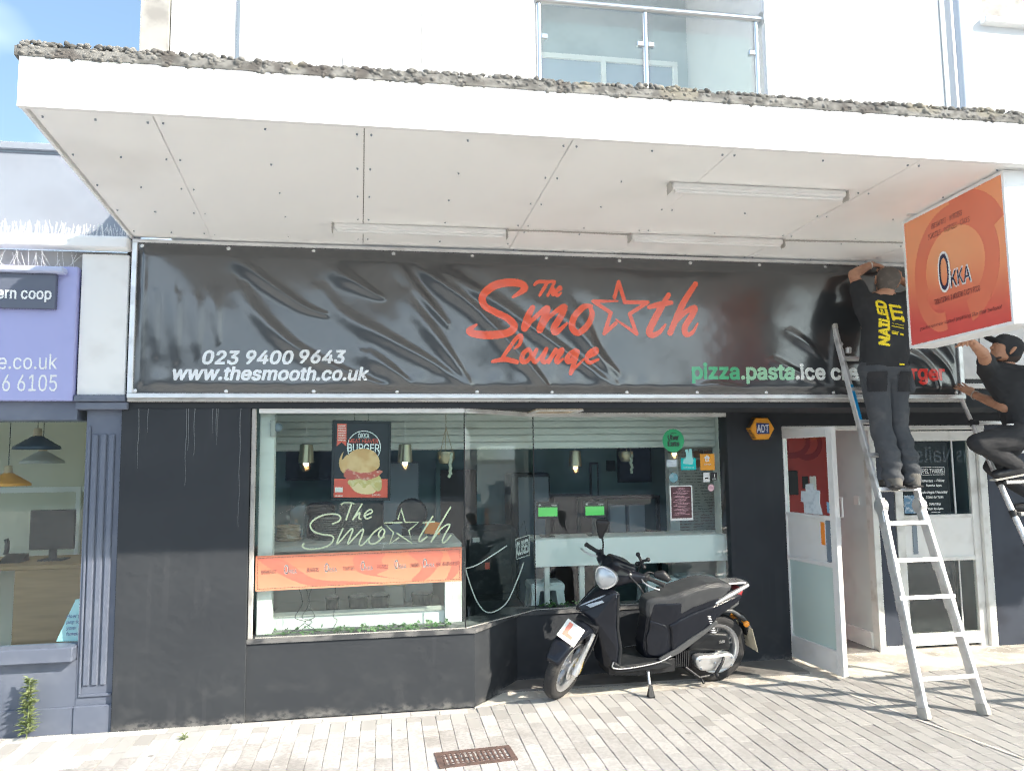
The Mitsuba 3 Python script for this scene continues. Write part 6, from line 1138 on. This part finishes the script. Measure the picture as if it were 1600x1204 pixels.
sh2 = folds(blob(tee2, .018, 9), lambda v: (meshkit.fbm(np.column_stack([v[:, 0]*7+v[:, 2]*5, v[:, 1]*6, v[:, 2]*6-v[:, 0]*4]), 3, 5)-.5)*2, .017)
add(m2+'__shirt', sh2, 'm_tee', True)
pr_ = unary_union([Point(rr.uniform(-.07, .07), rr.uniform(-.13, .13)).buffer(rr.uniform(.006, .022), 3) for _ in range(60)]+[shapely.box(-.07, -.1+i*.04, .07, -.092+i*.04) for i in range(6)])
add(m2+'__shirt__print', surf_print(sh2, ext(pr_, .001), (5.3, -.66, 2.27), (.35, .94, 0), (.1, 0, 1), .004), mat('m_blueprint', (.12, .35, .72), .6), True)
lg = limb((V(*B['hip'])+V(0, 0, .01), .115), (V(*B['hip'])*.5+V(*B['kn'])*.5+V(0, 0, .0), .098), (B['kn'], .076))+limb((B['kn'], .074), (V(*B['kn'])*.45+V(*B['an'])*.55, .068), (B['an'], .055))+limb((B['hipr'], .115), (B['knr'], .078), (B['anr'], .058))+[hs([(B['hip'], .115), (B['hipr'], .115), (V(*B['hip'])*.5+V(*B['hipr'])*.5+V(.01, 0, .10), .125)], 18)]
tr2 = folds(blob(lg, .018, 7), lambda v: (meshkit.fbm(v*V(9, 9, 13), 3, 6)-.5)*2, .014)
add(m2+'__trousers', tr2, 'm_jeans', True); add(m2+'__trousers__tag', bx(4.66, 4.70, -.69, -.66, 2.02, 2.03, .002), 'm_paper')
for a, d in (('an', (-.86, .12, -.35)), ('anr', (-.8, .3, -.3))):
    p, d = V(*B[a]), nrm(d); add(m2+'__shoe', bump_mesh(blob([hs([(p+V(.0, 0, -.0), .05), (p+V(.03, 0, -.05), .042), (p+d*.08+V(0, 0, -.035), .042)], 16), hs([(p+d*.08+V(0, 0, -.035), .042), (p+d*.17+V(0, 0, -.015), .035)], 16)], .015, 4), .003, 40), 'm_dark', True)
    add(m2+'__shoe__sole', hullp([p+V(.06, s*.04, -.088) for s in (-1, 1)]+[p+V(.06, s*.04, -.072) for s in (-1, 1)]+[p+d*.20+V(0, s*.035, q) for s in (-1, 1) for q in (-.055, -.042)]), 'm_lampgrey')
add(m2+'__bracelet', tube([V(*B['wl'])*.93+V(*B['el'])*.07+np.array((math.cos(t)*.036, math.sin(t)*.014, -math.sin(t)*.034)) for t in np.linspace(0, 2*math.pi, 16)[:-1]], .004, 6, closed=True), 'm_lampgrey', True)

# ================================================================ groups of alike things
for base, g in (('pendant_lamp', 'cone pendant lamps in the left shop'), ('fluorescent_batten', 'fluorescent battens under the canopy'), ('pendant_bulb', 'lit pendant bulbs inside the food shop'), ('hanging_planter', 'hung pots behind the glass'),
                ('food_tub', 'food tubs in the serving counter'), ('plate_stack', 'stacks of plates on the counter'), ('bar_stool', 'metal stools under the bar counter'), ('order_tablet', 'green lit tablets in the right window'), ('weed', 'weeds growing at the foot of the walls'),
                ('wall_picture', 'dark pictures on the back wall'), ('power_cable', 'white cables behind the angled pane'), ('paper_note', 'small notes behind the angled pane'), ('small_sticker', 'small stickers on the right pane'), ('opposite_building', 'buildings across the street'), ('ladder', 'ladders leaning on the shopfront'), ('person', 'men fitting the signs')):
    for k in list(labels):
        if '__' not in k and (k == base or (k.startswith(base+'_') and k[len(base)+1:].isdigit())): labels[k]['group'] = g
